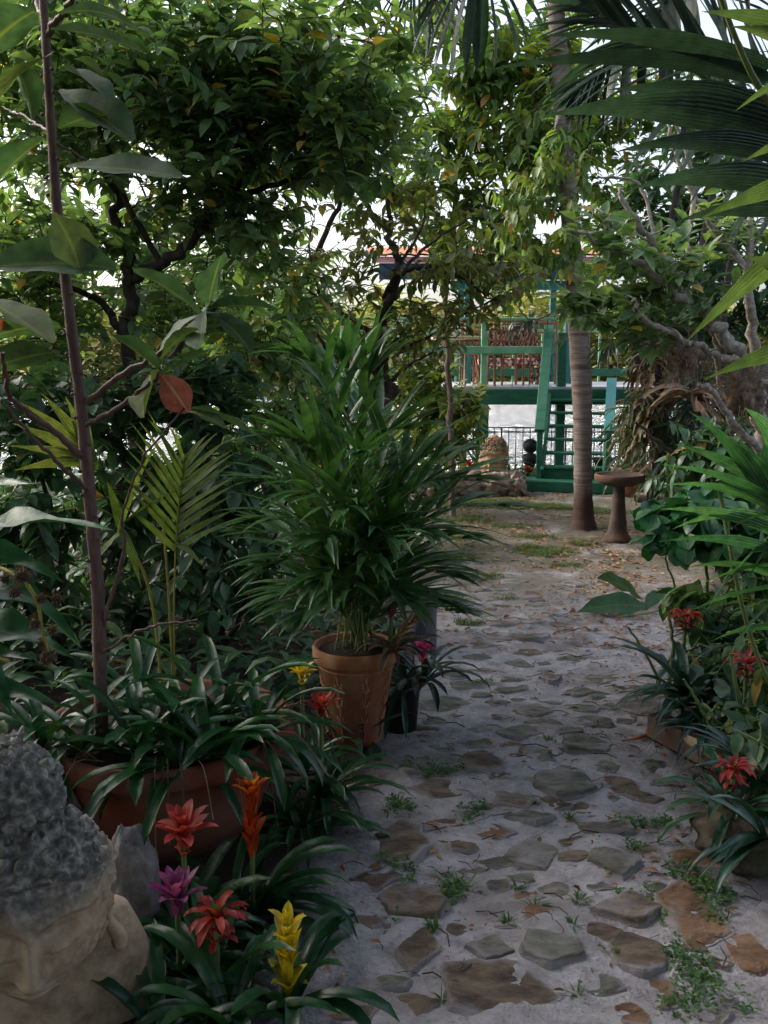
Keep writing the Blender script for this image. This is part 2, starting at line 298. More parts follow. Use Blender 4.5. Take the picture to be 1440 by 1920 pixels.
def wicker():
    m, n, N = newmat('brown_wicker'); tc = N('ShaderNodeTexCoord'); out = N('ShaderNodeOutputMaterial'); pb = N('ShaderNodeBsdfPrincipled')
    wv = N('ShaderNodeTexWave'); wv.inputs['Scale'].default_value = 5; wv.inputs['Distortion'].default_value = 22; wv.inputs['Detail'].default_value = 3; n.links.new(tc.outputs['Object'], wv.inputs[0])
    rp = N('ShaderNodeValToRGB'); ramp(rp, [(.2, (.03, .012, .008)), (.7, (.25, .09, .04)), (1, (.45, .2, .1))]); n.links.new(wv.outputs[1], rp.inputs[0]); n.links.new(rp.outputs[0], pb.inputs[0]); n.links.new(pb.outputs[0], out.inputs[0])
    bp = N('ShaderNodeBump'); bp.inputs['Distance'].default_value = .02; n.links.new(wv.outputs[1], bp.inputs['Height']); n.links.new(bp.outputs[0], pb.inputs['Normal']); return m
MT['wicker'] = wicker()
def palmbark():
    m = MT['palmb']; n = m.node_tree; pb = [x for x in n.nodes if x.type == 'BSDF_PRINCIPLED'][0]; old = pb.inputs[0].links[0].from_socket
    at_ = n.nodes.new('ShaderNodeAttribute'); at_.attribute_name = 'edge'; no = n.nodes.new('ShaderNodeTexNoise'); no.inputs['Scale'].default_value = 9
    ma = n.nodes.new('ShaderNodeMath'); ma.operation = 'MULTIPLY_ADD'; n.links.new(no.outputs[0], ma.inputs[0]); ma.inputs[1].default_value = .09; n.links.new(at_.outputs['Fac'], ma.inputs[2])
    r = n.nodes.new('ShaderNodeValToRGB'); ramp(r, [(.13, (1, 1, 1)), (.17, (0, 0, 0))]); n.links.new(ma.outputs[0], r.inputs[0]); n.links.new(mixc(n, old, (.07, .035, .03), r.outputs[0]), pb.inputs[0])
palmbark()
def cushion():
    m, n, N = newmat('patterned_cushion'); tc = N('ShaderNodeTexCoord'); out = N('ShaderNodeOutputMaterial'); pb = N('ShaderNodeBsdfPrincipled'); pb.inputs['Roughness'].default_value = .9
    v = N('ShaderNodeTexVoronoi'); v.inputs['Scale'].default_value = 16; n.links.new(tc.outputs['Object'], v.inputs['Vector'])
    rp = N('ShaderNodeValToRGB'); ramp(rp, [(.0, (.75, .6, .5)), (.35, (.7, .45, .4)), (.45, (.3, .06, .07)), (.8, (.06, .05, .12))]); rp.color_ramp.interpolation = 'CONSTANT'
    n.links.new(v.outputs['Distance'], rp.inputs[0]); n.links.new(rp.outputs[0], pb.inputs[0]); n.links.new(pb.outputs[0], out.inputs[0]); return m
MT['cushion'] = cushion()
def slate(name, a, b, c, d):
    m, n, N = newmat(name); tc = N('ShaderNodeTexCoord'); oi = N('ShaderNodeObjectInfo'); out = N('ShaderNodeOutputMaterial'); pb = N('ShaderNodeBsdfPrincipled')
    va = N('ShaderNodeVectorMath', operation='ADD'); n.links.new(tc.outputs['Object'], va.inputs[0]); n.links.new(oi.outputs['Location'], va.inputs[1])
    mp = N('ShaderNodeMapping'); mp.inputs['Scale'].default_value = (1, 2.2, 3); mp.inputs['Rotation'].default_value = (.1, .2, .5); n.links.new(va.outputs[0], mp.inputs[0])
    no = N('ShaderNodeTexNoise'); no.inputs['Scale'].default_value = 7; no.inputs['Detail'].default_value = 9; no.inputs['Roughness'].default_value = .68; n.links.new(mp.outputs[0], no.inputs[0])
    rp = N('ShaderNodeValToRGB'); ramp(rp, [(.33, a), (.46, b), (.56, c), (.68, d)]); n.links.new(no.outputs[0], rp.inputs[0])
    n2 = N('ShaderNodeTexNoise'); n2.inputs['Scale'].default_value = 5; n2.inputs['Detail'].default_value = 6; n.links.new(va.outputs[0], n2.inputs[0])
    r2 = N('ShaderNodeValToRGB'); ramp(r2, [(.56, (0, 0, 0)), (.74, (.9, .9, .9))]); ea = N('ShaderNodeAttribute', attribute_name='edge'); em = N('ShaderNodeMath', operation='MULTIPLY_ADD'); n.links.new(ea.outputs['Fac'], em.inputs[0]); em.inputs[1].default_value = .3; n.links.new(n2.outputs[0], em.inputs[2]); n.links.new(em.outputs[0], r2.inputs[0])
    cc = mixc(n, rp.outputs[0], (.34, .315, .33), r2.outputs[0])
    n.links.new(cc, pb.inputs[0]); pb.inputs['Roughness'].default_value = .8
    bp = N('ShaderNodeBump'); bp.inputs['Strength'].default_value = 1.; bp.inputs['Distance'].default_value = .03; n.links.new(no.outputs[0], bp.inputs['Height']); n.links.new(bp.outputs[0], pb.inputs['Normal']); n.links.new(pb.outputs[0], out.inputs[0]); return m
SL = {'g': slate('grey_slate', (.06, .058, .052), (.13, .125, .105), (.19, .175, .15), (.3, .28, .24)),
      'b': slate('brown_slate', (.05, .035, .03), (.12, .085, .06), (.19, .14, .1), (.27, .21, .15)),
      'r': slate('rusty_slate', (.09, .045, .025), (.17, .09, .05), (.24, .14, .08), (.3, .2, .13)),
      'v': slate('greenish_slate', (.055, .06, .05), (.12, .125, .1), (.18, .18, .145), (.27, .26, .22))}
# ------------------------------------------------------------------ ground, water, far bank
def zg(x, y, mask=False):
    xb = np.interp(y, [1, 2.1, 2.8, 3.6, 4.6, 6, 8, 9.5, 10.6, 11.3], [-.35, -.3, -.2, .02, .12, .2, .1, -.1, -.6, -3]); xr = np.interp(y, [1, 2.4, 3.2, 3.8, 5, 6.5, 8, 9.5, 11], [1.3, 1.15, 1.2, 1.25, 1.7, 2.3, 2.9, 3.3, 3.4])
    z = .03*(vnoise(x*1.3+50, y*1.3+50, 1)-.5)+.026*(vnoise(x*4.1+50, y*4.1+50, 2)-.5)+.016*(vnoise(x*11+50, y*11+50, 3)-.5)+.008*(vnoise(x*29+50, y*29+50, 4)-.5)
    bed = np.clip(np.maximum(xb-x, x-xr)*3, 0, 1)
    return z+bed*.05 if not mask else np.clip(np.maximum(xb-x, x-xr)*5+.5+.6*(vnoise(x*5+60, y*5+60, 9)-.5), 0, 1)
def ground():
    xs = np.concatenate([np.linspace(-90, -4, 22)[:-1], np.arange(-4, 5, .03), np.linspace(5, 90, 22)])
    ys = np.concatenate([np.linspace(-40, 1, 16)[:-1], np.arange(1, 7, .026), np.arange(7, 13, .05), [13.0, 13.04, 14, 20, 35, 50, 54, 57, 60, 70, 90, 130, 200, 400, 900]])
    X, Y = np.meshgrid(xs, ys); Z = zg(X, Y)
    Z = np.where(Y > 13.02, -1.6, Z); Z = np.where(Y > 53, -1.6+np.clip((Y-53)/7, 0, 1)*2.4, Z)
    n, k = X.shape; i = np.arange(n-1)[:, None]*k; j = np.arange(k-1)[None]
    m = M(); m.add(np.stack([X, Y, Z], -1), np.stack([i+j, i+j+1, i+k+j+1, i+k+j], -1).reshape(-1, 4), edge=zg(X, Y, True).ravel())
    mt, n, N = newmat('sandy_soil'); ge = N('ShaderNodeNewGeometry'); out = N('ShaderNodeOutputMaterial'); pb = N('ShaderNodeBsdfPrincipled'); pb.inputs['Roughness'].default_value = .95; pb.inputs['Specular IOR Level'].default_value = .2
    def noi(sc, det, rp):
        a = N('ShaderNodeTexNoise'); a.inputs['Scale'].default_value = sc; a.inputs['Detail'].default_value = det; a.inputs['Roughness'].default_value = .65; n.links.new(ge.outputs['Position'], a.inputs[0])
        r = N('ShaderNodeValToRGB'); ramp(r, rp); n.links.new(a.outputs[0], r.inputs[0]); return a, r
    a1, r1 = noi(9, 8, [(.3, (.25, .23, .245)), (.5, (.43, .41, .44)), (.7, (.57, .55, .595))])
    a2, r2 = noi(2.2, 7, [(.47, (0, 0, 0)), (.64, (.75, .75, .75))])
    a3, r3 = noi(60, 4, [(.55, (0, 0, 0)), (.7, (.6, .6, .6))])
    a4, r4 = noi(1.6, 8, [(.48, (1, 1, 1)), (.64, (0, 0, 0))])
    c = mixc(n, r1.outputs[0], (.22, .19, .18), r2.outputs[0]); c = mixc(n, c, (.16, .13, .125), r3.outputs[0])
    sp = N('ShaderNodeSeparateXYZ'); n.links.new(ge.outputs['Position'], sp.inputs[0])
    def band(sock, a, b):
        q = N('ShaderNodeMapRange'); n.links.new(sock, q.inputs[0]); q.inputs[1].default_value = a; q.inputs[2].default_value = b; return q.outputs[0]
    mm = N('ShaderNodeMath', operation='MULTIPLY'); n.links.new(band(sp.outputs[1], 5.6, 8.0), mm.inputs[0]); n.links.new(r4.outputs[0], mm.inputs[1])
    c = mixc(n, c, (.1, .11, .05), mm.outputs[0])
    a5, r5 = noi(3.1, 9, [(.38, (.15, .15, .15)), (.54, (.9, .9, .9))]); m5 = N('ShaderNodeMath', operation='MULTIPLY'); n.links.new(band(sp.outputs[1], 5.0, 7.5), m5.inputs[0]); n.links.new(r5.outputs[0], m5.inputs[1]); c = mixc(n, c, (.125, .105, .085), m5.outputs[0])
    sm = N('ShaderNodeAttribute', attribute_name='edge'); c = mixc(n, c, (.045, .035, .028), sm.outputs['Fac'])       # dark planting soil to the left of the path
    c = mixc(n, c, (.2, .22, .08), band(sp.outputs[1], 50, 54))
    n.links.new(c, pb.inputs[0]); bp = N('ShaderNodeBump'); bp.inputs['Strength'].default_value = .8; bp.inputs['Distance'].default_value = .02
    ma = N('ShaderNodeMath', operation='ADD'); n.links.new(a1.outputs[0], ma.inputs[0]); n.links.new(a3.outputs[0], ma.inputs[1]); n.links.new(ma.outputs[0], bp.inputs['Height']); n.links.new(bp.outputs[0], pb.inputs['Normal']); n.links.new(pb.outputs[0], out.inputs[0])
    grp(m.build('ground', mt, loc=(0, 0, 0)), kind='structure')
    m = M(); m.add([[-150, 13.06, -.4], [150, 13.06, -.4], [150, 62, -.4], [-150, 62, -.4]], np.array([[0, 1, 2, 3]]))
    wt, n, N = newmat('lake_water'); tc = N('ShaderNodeNewGeometry'); out = N('ShaderNodeOutputMaterial'); pb = N('ShaderNodeBsdfPrincipled'); pb.inputs['Base Color'].default_value = (.12, .14, .1, 1); pb.inputs['Roughness'].default_value = .15; gl_ = N('ShaderNodeBsdfGlossy'); gl_.inputs['Roughness'].default_value = .12; mx = N('ShaderNodeMixShader'); mx.inputs[0].default_value = .7
    mp = N('ShaderNodeMapping'); mp.inputs['Scale'].default_value = (1.2, 3, 1); n.links.new(tc.outputs['Position'], mp.inputs[0]); no = N('ShaderNodeTexNoise'); no.inputs['Scale'].default_value = 1.6; no.inputs['Detail'].default_value = 5; n.links.new(mp.outputs[0], no.inputs[0])
    bp = N('ShaderNodeBump'); bp.inputs['Strength'].default_value = 1.; bp.inputs['Distance'].default_value = 1.2; n.links.new(no.outputs[0], bp.inputs['Height']); n.links.new(bp.outputs[0], pb.inputs['Normal']); n.links.new(bp.outputs[0], gl_.inputs['Normal']); n.links.new(pb.outputs[0], mx.inputs[1]); n.links.new(gl_.outputs[0], mx.inputs[2]); n.links.new(mx.outputs[0], out.inputs[0])
    grp(m.build('lake_water', wt, loc=(0, 13, -.4)), kind='structure')
    m = M(); N_ = 26000; x = rng.uniform(-40, 40, N_); y = rng.uniform(56, 66, N_); top = 4.3+1.6*vnoise(x*.22+50, y*0+3, 5)+1.2*vnoise(x*.9+80, y*0, 6)
    z = -.3+(top)*rng.random(N_)**.8
    m.leaves(np.stack([x, y, z], 1), rng.uniform(0, 6.28, N_), rng.uniform(-.6, .9, N_), rng.uniform(-1, .4, N_), rng.uniform(.6, 1., N_), rng.uniform(.4, .6, N_), n=2)
    grp(m.build('far_woods', MT['far']), 'yellowish green woods along the far shore of the lake', 'trees', kind='stuff')
ground()
def onz(p): p = np.array(p, float); p[2] = zg(p[0], p[1]); return p
SHL = [((-1.4, .5, 3.4), (2.4, 2.2, .5), 420), ((-1.0, -1.9, 2.0), (2.2, .5, 2.0), 330), ((-2.9, 1.4, 1.9), (.5, 2.2, 1.8), 260), ((-4.2, 4.6, 3.2), (1.3, 2.2, 1.3), 200)]  # added foliage clumps, set as roof and walls that hold off light
SHR = [((1.6, .4, 3.5), (1.6, 2.3, .5), 330), ((1.6, -1.9, 2.0), (1.8, .5, 2.0), 260), ((2.9, 1.2, 1.9), (.5, 2.0, 1.8), 200), ((1.0, 3.2, 4.3), (1.5, 1.2, .5), 260), ((.8, 5.4, 5.2), (1.6, 1.2, .5), 200)]
# ------------------------------------------------------------------ flagstones
def stone(px, py, wp, hp, kind, label, hh=.022, thick=0.):
    c = G(px, py); sc = S(py, c[1]); w_ = wp*sc/2*1.24
    up = (EYE/c[1]); d = hp*sc*math.sqrt(1+1/up**2)*.5*.9                       # foreshortened depth
    d = min(d, w_*1.5); k = 30; th = np.arange(k)*2*pi/k
    nv = random.choice([4, 5, 5, 6]); ang = (np.arange(nv)+rng.uniform(0, .42, nv)+rng.random())*2*pi/nv; rr = rng.uniform(.9, 1.12, nv)
    px_, py_ = np.cos(ang)*rr, np.sin(ang)*rr
    def rad(t):                                                                # radius of the polygon along angle t
        best = np.full(len(t), 9.)
        for i in range(nv):
            x1, y1, x2, y2 = px_[i], py_[i], px_[(i+1) % nv], py_[(i+1) % nv]
            nx, ny = y2-y1, x1-x2; q = nx*x1+ny*y1; dd = nx*np.cos(t)+ny*np.sin(t)
            best = np.where(dd > 1e-6, np.minimum(best, q/np.maximum(dd, 1e-6)), best)
        return np.minimum(best, 1.15)
    r0 = rad(th)*(1+.09*(rng.random(k)-.5))*(1+.16*(vnoise(np.cos(th)*2.2+9, np.sin(th)*2.2+9, int(px))-.5)); rings = []; tx, ty = rng.uniform(-.07, .07), rng.uniform(-.07, .04)
    sd = int(rng.integers(999)); zb = zg(c[0], c[1])
    for q, dz in ((1.1, -.05), (1.04, -.004), (.985, .45), (.95, .85), (.88, 1.), (.75, 1.02), (.58, 1.), (.4, 1.), (.22, 1.), (.05, 1.)):
        x = np.cos(th)*r0*q*w_; y = np.sin(th)*r0*q*d
        z = np.full(k, dz) if dz < 0 else dz*(hh*.6+thick*.3)+(x*tx+y*ty)+.010*(vnoise(x*16+30, y*16+30, sd)-.5)+.008*(np.floor(vnoise(x*9+30, y*22+30, sd+1)*3)/3-.4)+.005*(vnoise(x*45+30, y*60+30, sd)-.5)-(.009*vnoise(x*7+9, y*7+9, sd+3) if thick <= 0 else 0)
        rings.append(np.stack([x+c[0], y+c[1], z+zb], 1))
    V = np.vstack(rings); n = len(rings); i = np.arange(n-1)[:, None]*k; j = np.arange(k)[None]; j2 = (j+1) % k
    m = M(); m.add(V, [np.stack([i+j, i+j2, i+k+j2, i+k+j], -1).reshape(-1, 4), (np.arange(k)+(n-1)*k)[None]], edge=np.repeat([1, .9, .35, .1, .3, .2, .1, 0, 0, 0] if thick > .01 else [1, 1, .9, .6, .4, .1, 0, 0, 0, 0], k))
    grp(m.build('flagstone', SL[kind], loc=(c[0], c[1], zb), smooth=False), label, 'stone', 'flagstones set in the sandy path')
ST = [(930,1862,195,135,'b','largest square grey-brown flagstone at the bottom of the path',0),(1030,1790,98,72,'v','round greenish flagstone just right of the small dark wedge',.02),
(1195,1797,105,78,'b','rounded brown flagstone right of the round greenish one',.01),(920,1785,78,52,'g','small dark grey wedge stone touching the top of the largest flagstone',.02),
(785,1785,80,88,'b','upright brown flagstone left of the small dark wedge',.01),(1120,1850,85,60,'v','low sand-covered stone below the round brown flagstone',-.012),(1232,1868,95,72,'r','flat rusty stone beside the lowest clover patch',-.005),
(1175,1705,122,72,'b','thick tan slab with a raised front edge',.035),(1300,1715,120,150,'r','long rusty slab running diagonally beside the clover',-.004),(1148,1622,88,62,'g','dark tilted stone just above the thick tan slab',.015),
(993,1597,108,74,'g','thick pale grey four-sided slab in the middle of the path',.03),(772,1695,125,75,'b','dark brown slab with a whitish streak at the left edge of the path',.012),(755,1588,92,92,'b','dark brown stone at the left path edge above the streaked slab',.01),
(1305,1613,135,50,'r','rusty flat stone in front of the mossy planter on the right',0),(1050,1668,70,45,'g','faint sandy stone below the pale grey slab',-.01),(868,1628,85,38,'v','faint half buried stone between the dark brown stone and the grey slab',-.012),
(1055,1468,105,56,'g','pale grey triangular stone in the open sand',.02),(1132,1550,115,34,'g','thin grey stone under the strip of clover',.005),(995,1532,92,30,'v','thin greenish stone above the pale grey slab',.003),
(832,1476,110,44,'b','flat pinkish-brown stone below the clover band',-.006),(962,1500,75,40,'b','brown stone half under sand left of the grey triangle',.0),(1168,1470,64,44,'b','square brown stone right of the grey triangle',.0),
(1207,1492,62,30,'b','small domed brown stone nearest the brick edging',.01),(1102,1398,84,42,'g','grey pointed stone in the middle distance of the path',.02),(975,1376,88,32,'v','flat stone with a small weed at its right tip',.003),
(905,1432,78,44,'b','broken brown stone with a dark hollow side',.008),(1110,1352,72,28,'v','pale half buried stone behind the grey pointed one',-.008),(998,1336,64,28,'g','kite-shaped grey stone beside two flat ones',.008),
(1082,1326,72,20,'v','flat stone right of the kite-shaped one',0),(1092,1296,76,20,'g','long thin grey stone beyond the flat ones',.002),(958,1294,64,18,'v','low stone beside the green weed patch in mid path',0),
(1030,1274,36,20,'b','tiny dark stone standing up out of the sand',.02),(850,1322,118,44,'v','wide sand-dusted stone beside the black nursery pot',-.006),(892,1362,50,36,'g','small dull stone next to the wide sand-dusted one',-.006),
(1140,1434,50,28,'g','small faint stone under the grey pointed stone',-.008),(982,1200,92,20,'b','long brown stone near the big fallen leaf',.006),(870,1282,64,22,'v','low stone beside the dark pot plant',0),
(975,1246,54,16,'g','thin stone in the pale sand left of centre',.0),(940,1172,56,14,'b','small brown stone before the grass',.0),(900,1230,62,16,'g','grey stone near the grey wooden post',.0),
(1072,1236,52,14,'g','small grey stone right of the tiny dark one',.0),(1132,1306,52,16,'v','small greenish stone near the right hand leaves',-.004),(1052,1172,42,12,'b','small stone below the big fallen leaf',.0),
(905,1150,54,12,'b','brown stone at the front of the grassy patch',.0),(885,1102,54,11,'b','brown stone among the left grass',.0),(962,1090,54,10,'g','far grey stone in the middle of the path',.0),(1002,1122,44,10,'b','far brown stone in the litter',.0),
(1405,1790,80,120,'r','large rusty stone cut by the right edge of the photo',-.004),(760,1885,115,56,'b','rusty brown stone at the bottom left of the path',-.004),(735,1848,76,36,'v','pale green-grey stone partly covered by sand near the yellow flower',-.006),
(1350,1862,70,60,'b','brown stone between the lowest clover and the right edge',-.008),(870,1588,46,30,'b','small brown stone lost among the weeds',-.008),(560,1700,76,84,'g','mossy grey block half hidden under the bromeliad leaves',.05),(935,1655,40,26,'g','little grey stone under the pale slab',-.006),
(620,1500,70,30,'g','dark stone at the foot of the relief pot',-.004),(1240,1345,40,14,'b','small stone by the curled bark strip',.0),(930,1320,44,16,'v','small pale stone beside the kite-shaped one',-.004)]
for px, py, w_, h_, k_, lb, tk in ST: stone(px, py, w_, h_, k_, lb, .02+min(tk, 0)*.8, max(tk, 0))
occ = [(G(a[0], a[1])[:2], a[2]*S(a[1], G(a[0], a[1])[1])/2) for a in ST]; made = 0
NB = [a for a in ST if len(a[5].split()) <= 10]; used_l = set()
for q in range(6000):
    py = 1085+rng.random()*830; cx = np.interp(py, [1085, 1200, 1400, 1600, 1920], [985, 1010, 1010, 1010, 1030]); hwid = np.interp(py, [1085, 1200, 1400, 1600, 1920], [130, 150, 230, 300, 400]); px = cx+rng.uniform(-1, 1)*hwid
    wp = rng.uniform(.55, 1.2)*np.interp(py, [1085, 1300, 1600, 1920], [44, 58, 80, 105]); c = G(px, py); r_ = wp*S(py, c[1])/2
    if made >= 95 or any(np.hypot(*(c[:2]-o)) < (r_+ro)*.92 for o, ro in occ): continue
    occ.append((c[:2], r_)); made += 1
    best = min(NB, key=lambda a: math.hypot((a[0]-px)/1.4, a[1]-py)); dx, dy = px-best[0], py-best[1]; kd = random.choice('gbvbr' if py > 1500 else 'gvgb')
    rel = ('right of' if dx > 0 else 'left of') if abs(dx) > abs(dy)*1.2 else ('below' if dy > 0 else 'above'); lb = 'faint sunken stone %s the %s' % (rel, best[5])
    if lb in used_l: made -= 1; occ.pop(); continue
    used_l.add(lb); stone(px, py, wp, wp*rng.uniform(.4, .8)*np.interp(py, [1085, 1400, 1920], [.4, .7, 1]), kd, lb, rng.uniform(.006, .014))
# ------------------------------------------------------------------ ground cover, grass, litter
def patches(lst, per, name, mat, label, cat, L, W, el, prof='leaf', lift=.0):
    m = M()
    for px, py, wp, hp, dn in lst:
        c = G(px, py); sc = S(py, c[1]); a = wp*sc/2; b = hp*sc*math.sqrt(1+(c[1]/EYE)**2)/2
        n = max(6, int(per*dn*a*b*pi)); t = rng.uniform(0, 2*pi, n); r = np.sqrt(rng.random(n)*rng.uniform(.3, 1., n))
        x = c[0]+np.cos(t)*r*a; y = c[1]+np.sin(t)*r*b
        keep = vnoise(x*14+40, y*14+40, 11) > .32; x, y = x[keep], y[keep]; k = len(x)
        m.leaves(np.stack([x, y, zg(x, y)+rng.uniform(0, lift+.001, k)], 1), rng.uniform(0, 6.28, k), rng.uniform(*el, k), rng.uniform(el[0]-.9, el[1]-.7, k), rng.uniform(*L, k), rng.uniform(*W, k), prof, n=3)
    grp(m.build(name, MT[mat]), label, cat, kind='stuff')
patches([(1165,1588,110,36,1),(1205,1540,160,26,1),(1285,1640,100,50,1),(1340,1680,110,60,1),(1300,1830,110,150,.9),(1270,1890,90,60,.8),(885,1532,70,44,.9),(752,1512,70,44,.9),(812,1440,140,34,.9),(850,1680,70,110,.8),(760,1640,70,60,.6),
(910,1276,70,14,1),(720,1620,50,40,.6),(1230,1700,50,90,.6),(1340,1720,60,40,.8),(1390,1880,40,60,.5),(900,1510,50,20,.7),(740,1735,50,40,.5),(1000,1660,50,20,.5),(1140,1790,40,20,.5),(1170,1680,40,30,.5)], 8500, 'clover_patch', 'weed', 'small clover and creeping weeds growing between the flagstones', 'clover', (.008, .02), (.006, .013), (.0, 1.2), 'obov', .018)
gl = [(900,945,200,18,1),(1000,950,180,14,1.2),(1100,955,120,14,1),(870,975,120,16,.8),(960,985,120,10,.4),(1020,1035,130,26,.9),(860,1045,90,20,.8),(900,1080,110,16,.7),(850,1120,70,30,.8),(880,1170,80,14,.6),(1010,1005,120,10,.5),(950,1120,60,12,.3),(1090,1020,60,10,.5),(1150,960,120,12,.4),(850,1010,120,18,.5),(1060,1060,90,12,.4)]
patches(gl, 15000, 'grass', 'grass', 'short thin grass on the bare ground in front of the green deck', 'grass', (.02, .055), (.003, .006), (.3, 1.5), 'blade')
TUFT = [(1005,1705,50,.055,'weed tuft alone in sand below the pale grey slab'),(955,1732,36,.045,'small dark weed tuft near the lower middle of the path'),(815,1745,46,.06,'broad-leaved weed below the streaked slab'),(1070,1530,40,.06,'weed tuft with an orange leaf at its foot'),
(1028,1387,34,.04,'single weed at the tip of a flat mid-path stone'),(1070,1742,34,.04,'weed beside the yellow bloom on the path'),(830,1880,44,.06,'grassy weed left of the largest flagstone'),(1085,1872,60,.06,'tall weed cluster right of the largest flagstone'),
(860,1665,90,.1,'long grassy weed right of the dark brown stones'),(970,1660,40,.05,'weed by the faint sandy stone'),(1000,1505,26,.04,'tiny weed behind the thin greenish stone'),(1085,1690,34,.05,'weed touching the thick tan slab'),(740,1515,60,.06,'weed cluster below the relief pot'),(1040,1155,30,.04,'weed in front of the big fallen leaf')]
for px, py, w_, h_, lb in TUFT:
    c = onz(G(px, py)); k = int(rng.integers(14, 40)); r_ = w_*S(py, c[1])/2*rng.uniform(.8, 1.5); m = M(); t = rng.uniform(0, 6.28, k); q = rng.random(k)*r_*.5
    b = np.stack([c[0]+np.cos(t)*q, c[1]+np.sin(t)*q, np.full(k, c[2]-.002)], 1)
    m.leaves(b, t+rng.normal(0, .3, k), rng.uniform(.4, 1.4, k), rng.uniform(-.6, .5, k), h_*rng.uniform(.3, .9, k), rng.uniform(.003, .008, k), random.choice(['lance', 'blade', 'obov']), n=4)
    grp(m.build('weed_tuft', MT['weed'], loc=c), lb, 'weed', 'weed tufts in the path')
def litter():
    m = M(); N_ = 7000
    y = 3+rng.random(N_)**.7*9.7; x = rng.normal(1.1+.06*(y-3), .35+.1*y, N_); 
    k2 = (rng.random(N_) < np.clip((y-3.5)/4, .08, 1)) & (vnoise(x*1.6+20, y*1.6+20, 21) > .36) & (y < 12.9); x, y = x[k2], y[k2]
    n2 = 900; x2 = rng.uniform(1.0, 2.2, n2)+0; y2 = rng.uniform(2.6, 8, n2); x2 = x2*0+.9+.18*(y2-2.2)+rng.normal(0, .22, n2); x = np.r_[x, x2]; y = np.r_[y, y2]; 
    x3 = rng.uniform(-.3, 1.3, 420); y3 = rng.uniform(2.1, 5.5, 420); x = np.r_[x, x3]; y = np.r_[y, y3]
    x4 = rng.uniform(-4, -.5, 1400); y4 = rng.uniform(3, 9, 1400); x = np.r_[x, x4]; y = np.r_[y, y4]; k = len(x)
    near = y < 5; e = rng.uniform(-.1, .35, k); sz = rng.uniform(.02, .06, k)*np.where(near, rng.uniform(.25, .8, k), 1)
    m.leaves(np.stack([x, y, zg(x, y)+.006], 1), rng.uniform(0, 6.28, k), e, -e*.8+rng.normal(0, .2, k), sz, sz*rng.uniform(.25, .5, k), 'leaf', n=3, fold=rng.uniform(-.1, .5, k), roll=rng.normal(0, .35, k))
    grp(m.build('leaf_litter', MT['litter'], loc=(0, 0, 0)), 'brown and orange leaf litter scattered over the sand', 'leaf litter', kind='stuff')
    m = M()
    for i in range(900):
        y = 2.2+rng.random()*10; x = rng.normal(.6+.06*y, .3+.1*y); z = zg(np.array(x), np.array(y)); a = rng.uniform(0, 3.14); l = rng.uniform(.02, .11)
        m.tube([[x, y, z+.004], [x+cos(a)*l*.5, y+sin(a)*l*.5, z+.009], [x+cos(a+.3)*l, y+sin(a+.3)*l, z+.004]], rng.uniform(.0008, .0022), 4)
    grp(m.build('twig_litter', MT['dbark'], loc=(0, 0, 0)), 'thin dark twigs scattered over the sand', 'twigs', kind='stuff')
litter()
FL = [(1235,1643,26,'orange leaf beside the flat rusty stone'),(1215,1617,22,'pale orange leaf above the clover strip end'),(1060,1545,16,'small orange leaf under a weed tuft'),(1325,1660,14,'red-brown leaf on the right clover'),(1363,1714,24,'dark brown leaf right of the diagonal slab'),(1232,1555,20,'tan leaf at the end of the clover strip'),
(815,1558,20,'orange leaf right of the dark brown stone'),(955,1458,26,'brown curled leaf by the broken brown stone'),(690,1640,30,'torn red-brown leaf left of the streaked slab'),(715,1783,24,'pale orange leaf at the lower left of the path'),(555,1580,40,'pale green fallen leaf beside the orange bloom'),(578,1565,20,'small brown leaf behind the pale green one'),
(635,1915,24,'orange leaf by the yellow bloom stalk'),(1160,1665,16,'orange leaf stuck on the thick tan slab'),(1012,1160,26,'orange leaf near the mid-path stones'),(1240,1365,26,'brown leaf beside the curled bark'),(932,1306,16,'orange speck of leaf by the low stones')]
for px, py, w_, lb in FL:
    c = onz(G(px, py)); m = M(); L_ = w_*S(py, c[1]); c[2] += .012
    m.leaves([c], rng.uniform(-.6, .6)+(pi if rng.random() < .5 else 0), .25, -.45, L_*1.1, L_*.5, 'leaf', n=6, fold=.2, rnd=.9 if 'green' in lb else (.35 if 'orange' in lb else .1))
    grp(m.build('fallen_leaf', MT['litter' if 'green' not in lb else 'ypalm'], loc=c), lb, 'fallen leaf', 'single leaves lying on the path')
# ------------------------------------------------------------------ green deck, stairs, fence, pavilion roof
DY, DZ = 12.75, 1.29
def X(px, py, Y): return P(px, py, Y)[0]
x0, x1 = X(820, 730, DY), X(1165, 730, DY)
dk = root('wooden_deck', ((x0+x1)/2, DY+1.6, 0), 'green raised wooden deck with worn boards standing at the lake edge', 'deck')
def part(name, mat, par, *ops, rnd=0., smooth=False):
    m = M()
    for o_ in ops: getattr(m, o_[0])(*o_[1:])
    return m.build(name, MT[mat], par, smooth=smooth)
xl = x0-1.6; xr = x1+.9
part('floor', 'deckf', dk, ('box', ((xl+xr)/2, DY+1.65, DZ-.02), (xr-xl, 3.4, .04)))
part('front_beam', 'green', dk, ('box', ((xl+xr)/2, DY-.02, DZ-.145), (xr-xl, .06, .2)))
part('back_beam', 'green', dk, ('box', ((xl+xr)/2, DY+3.3, DZ-.145), (xr-xl, .06, .2)))
for xp, yp in ((X(905, 800, DY), DY+.1), (X(1052, 800, DY), DY+.1), (xl+.2, DY+.1), (xr-.3, DY+.1), (X(905, 800, DY)-1, DY+3.2), (X(1052, 800, DY)+.9, DY+3.2)):
    part('support_post', 'green', dk, ('box', (xp, yp, (DZ-.25-1.6)/2), (.17 if xp < 2 else .12, .12, DZ-.25+1.6)))
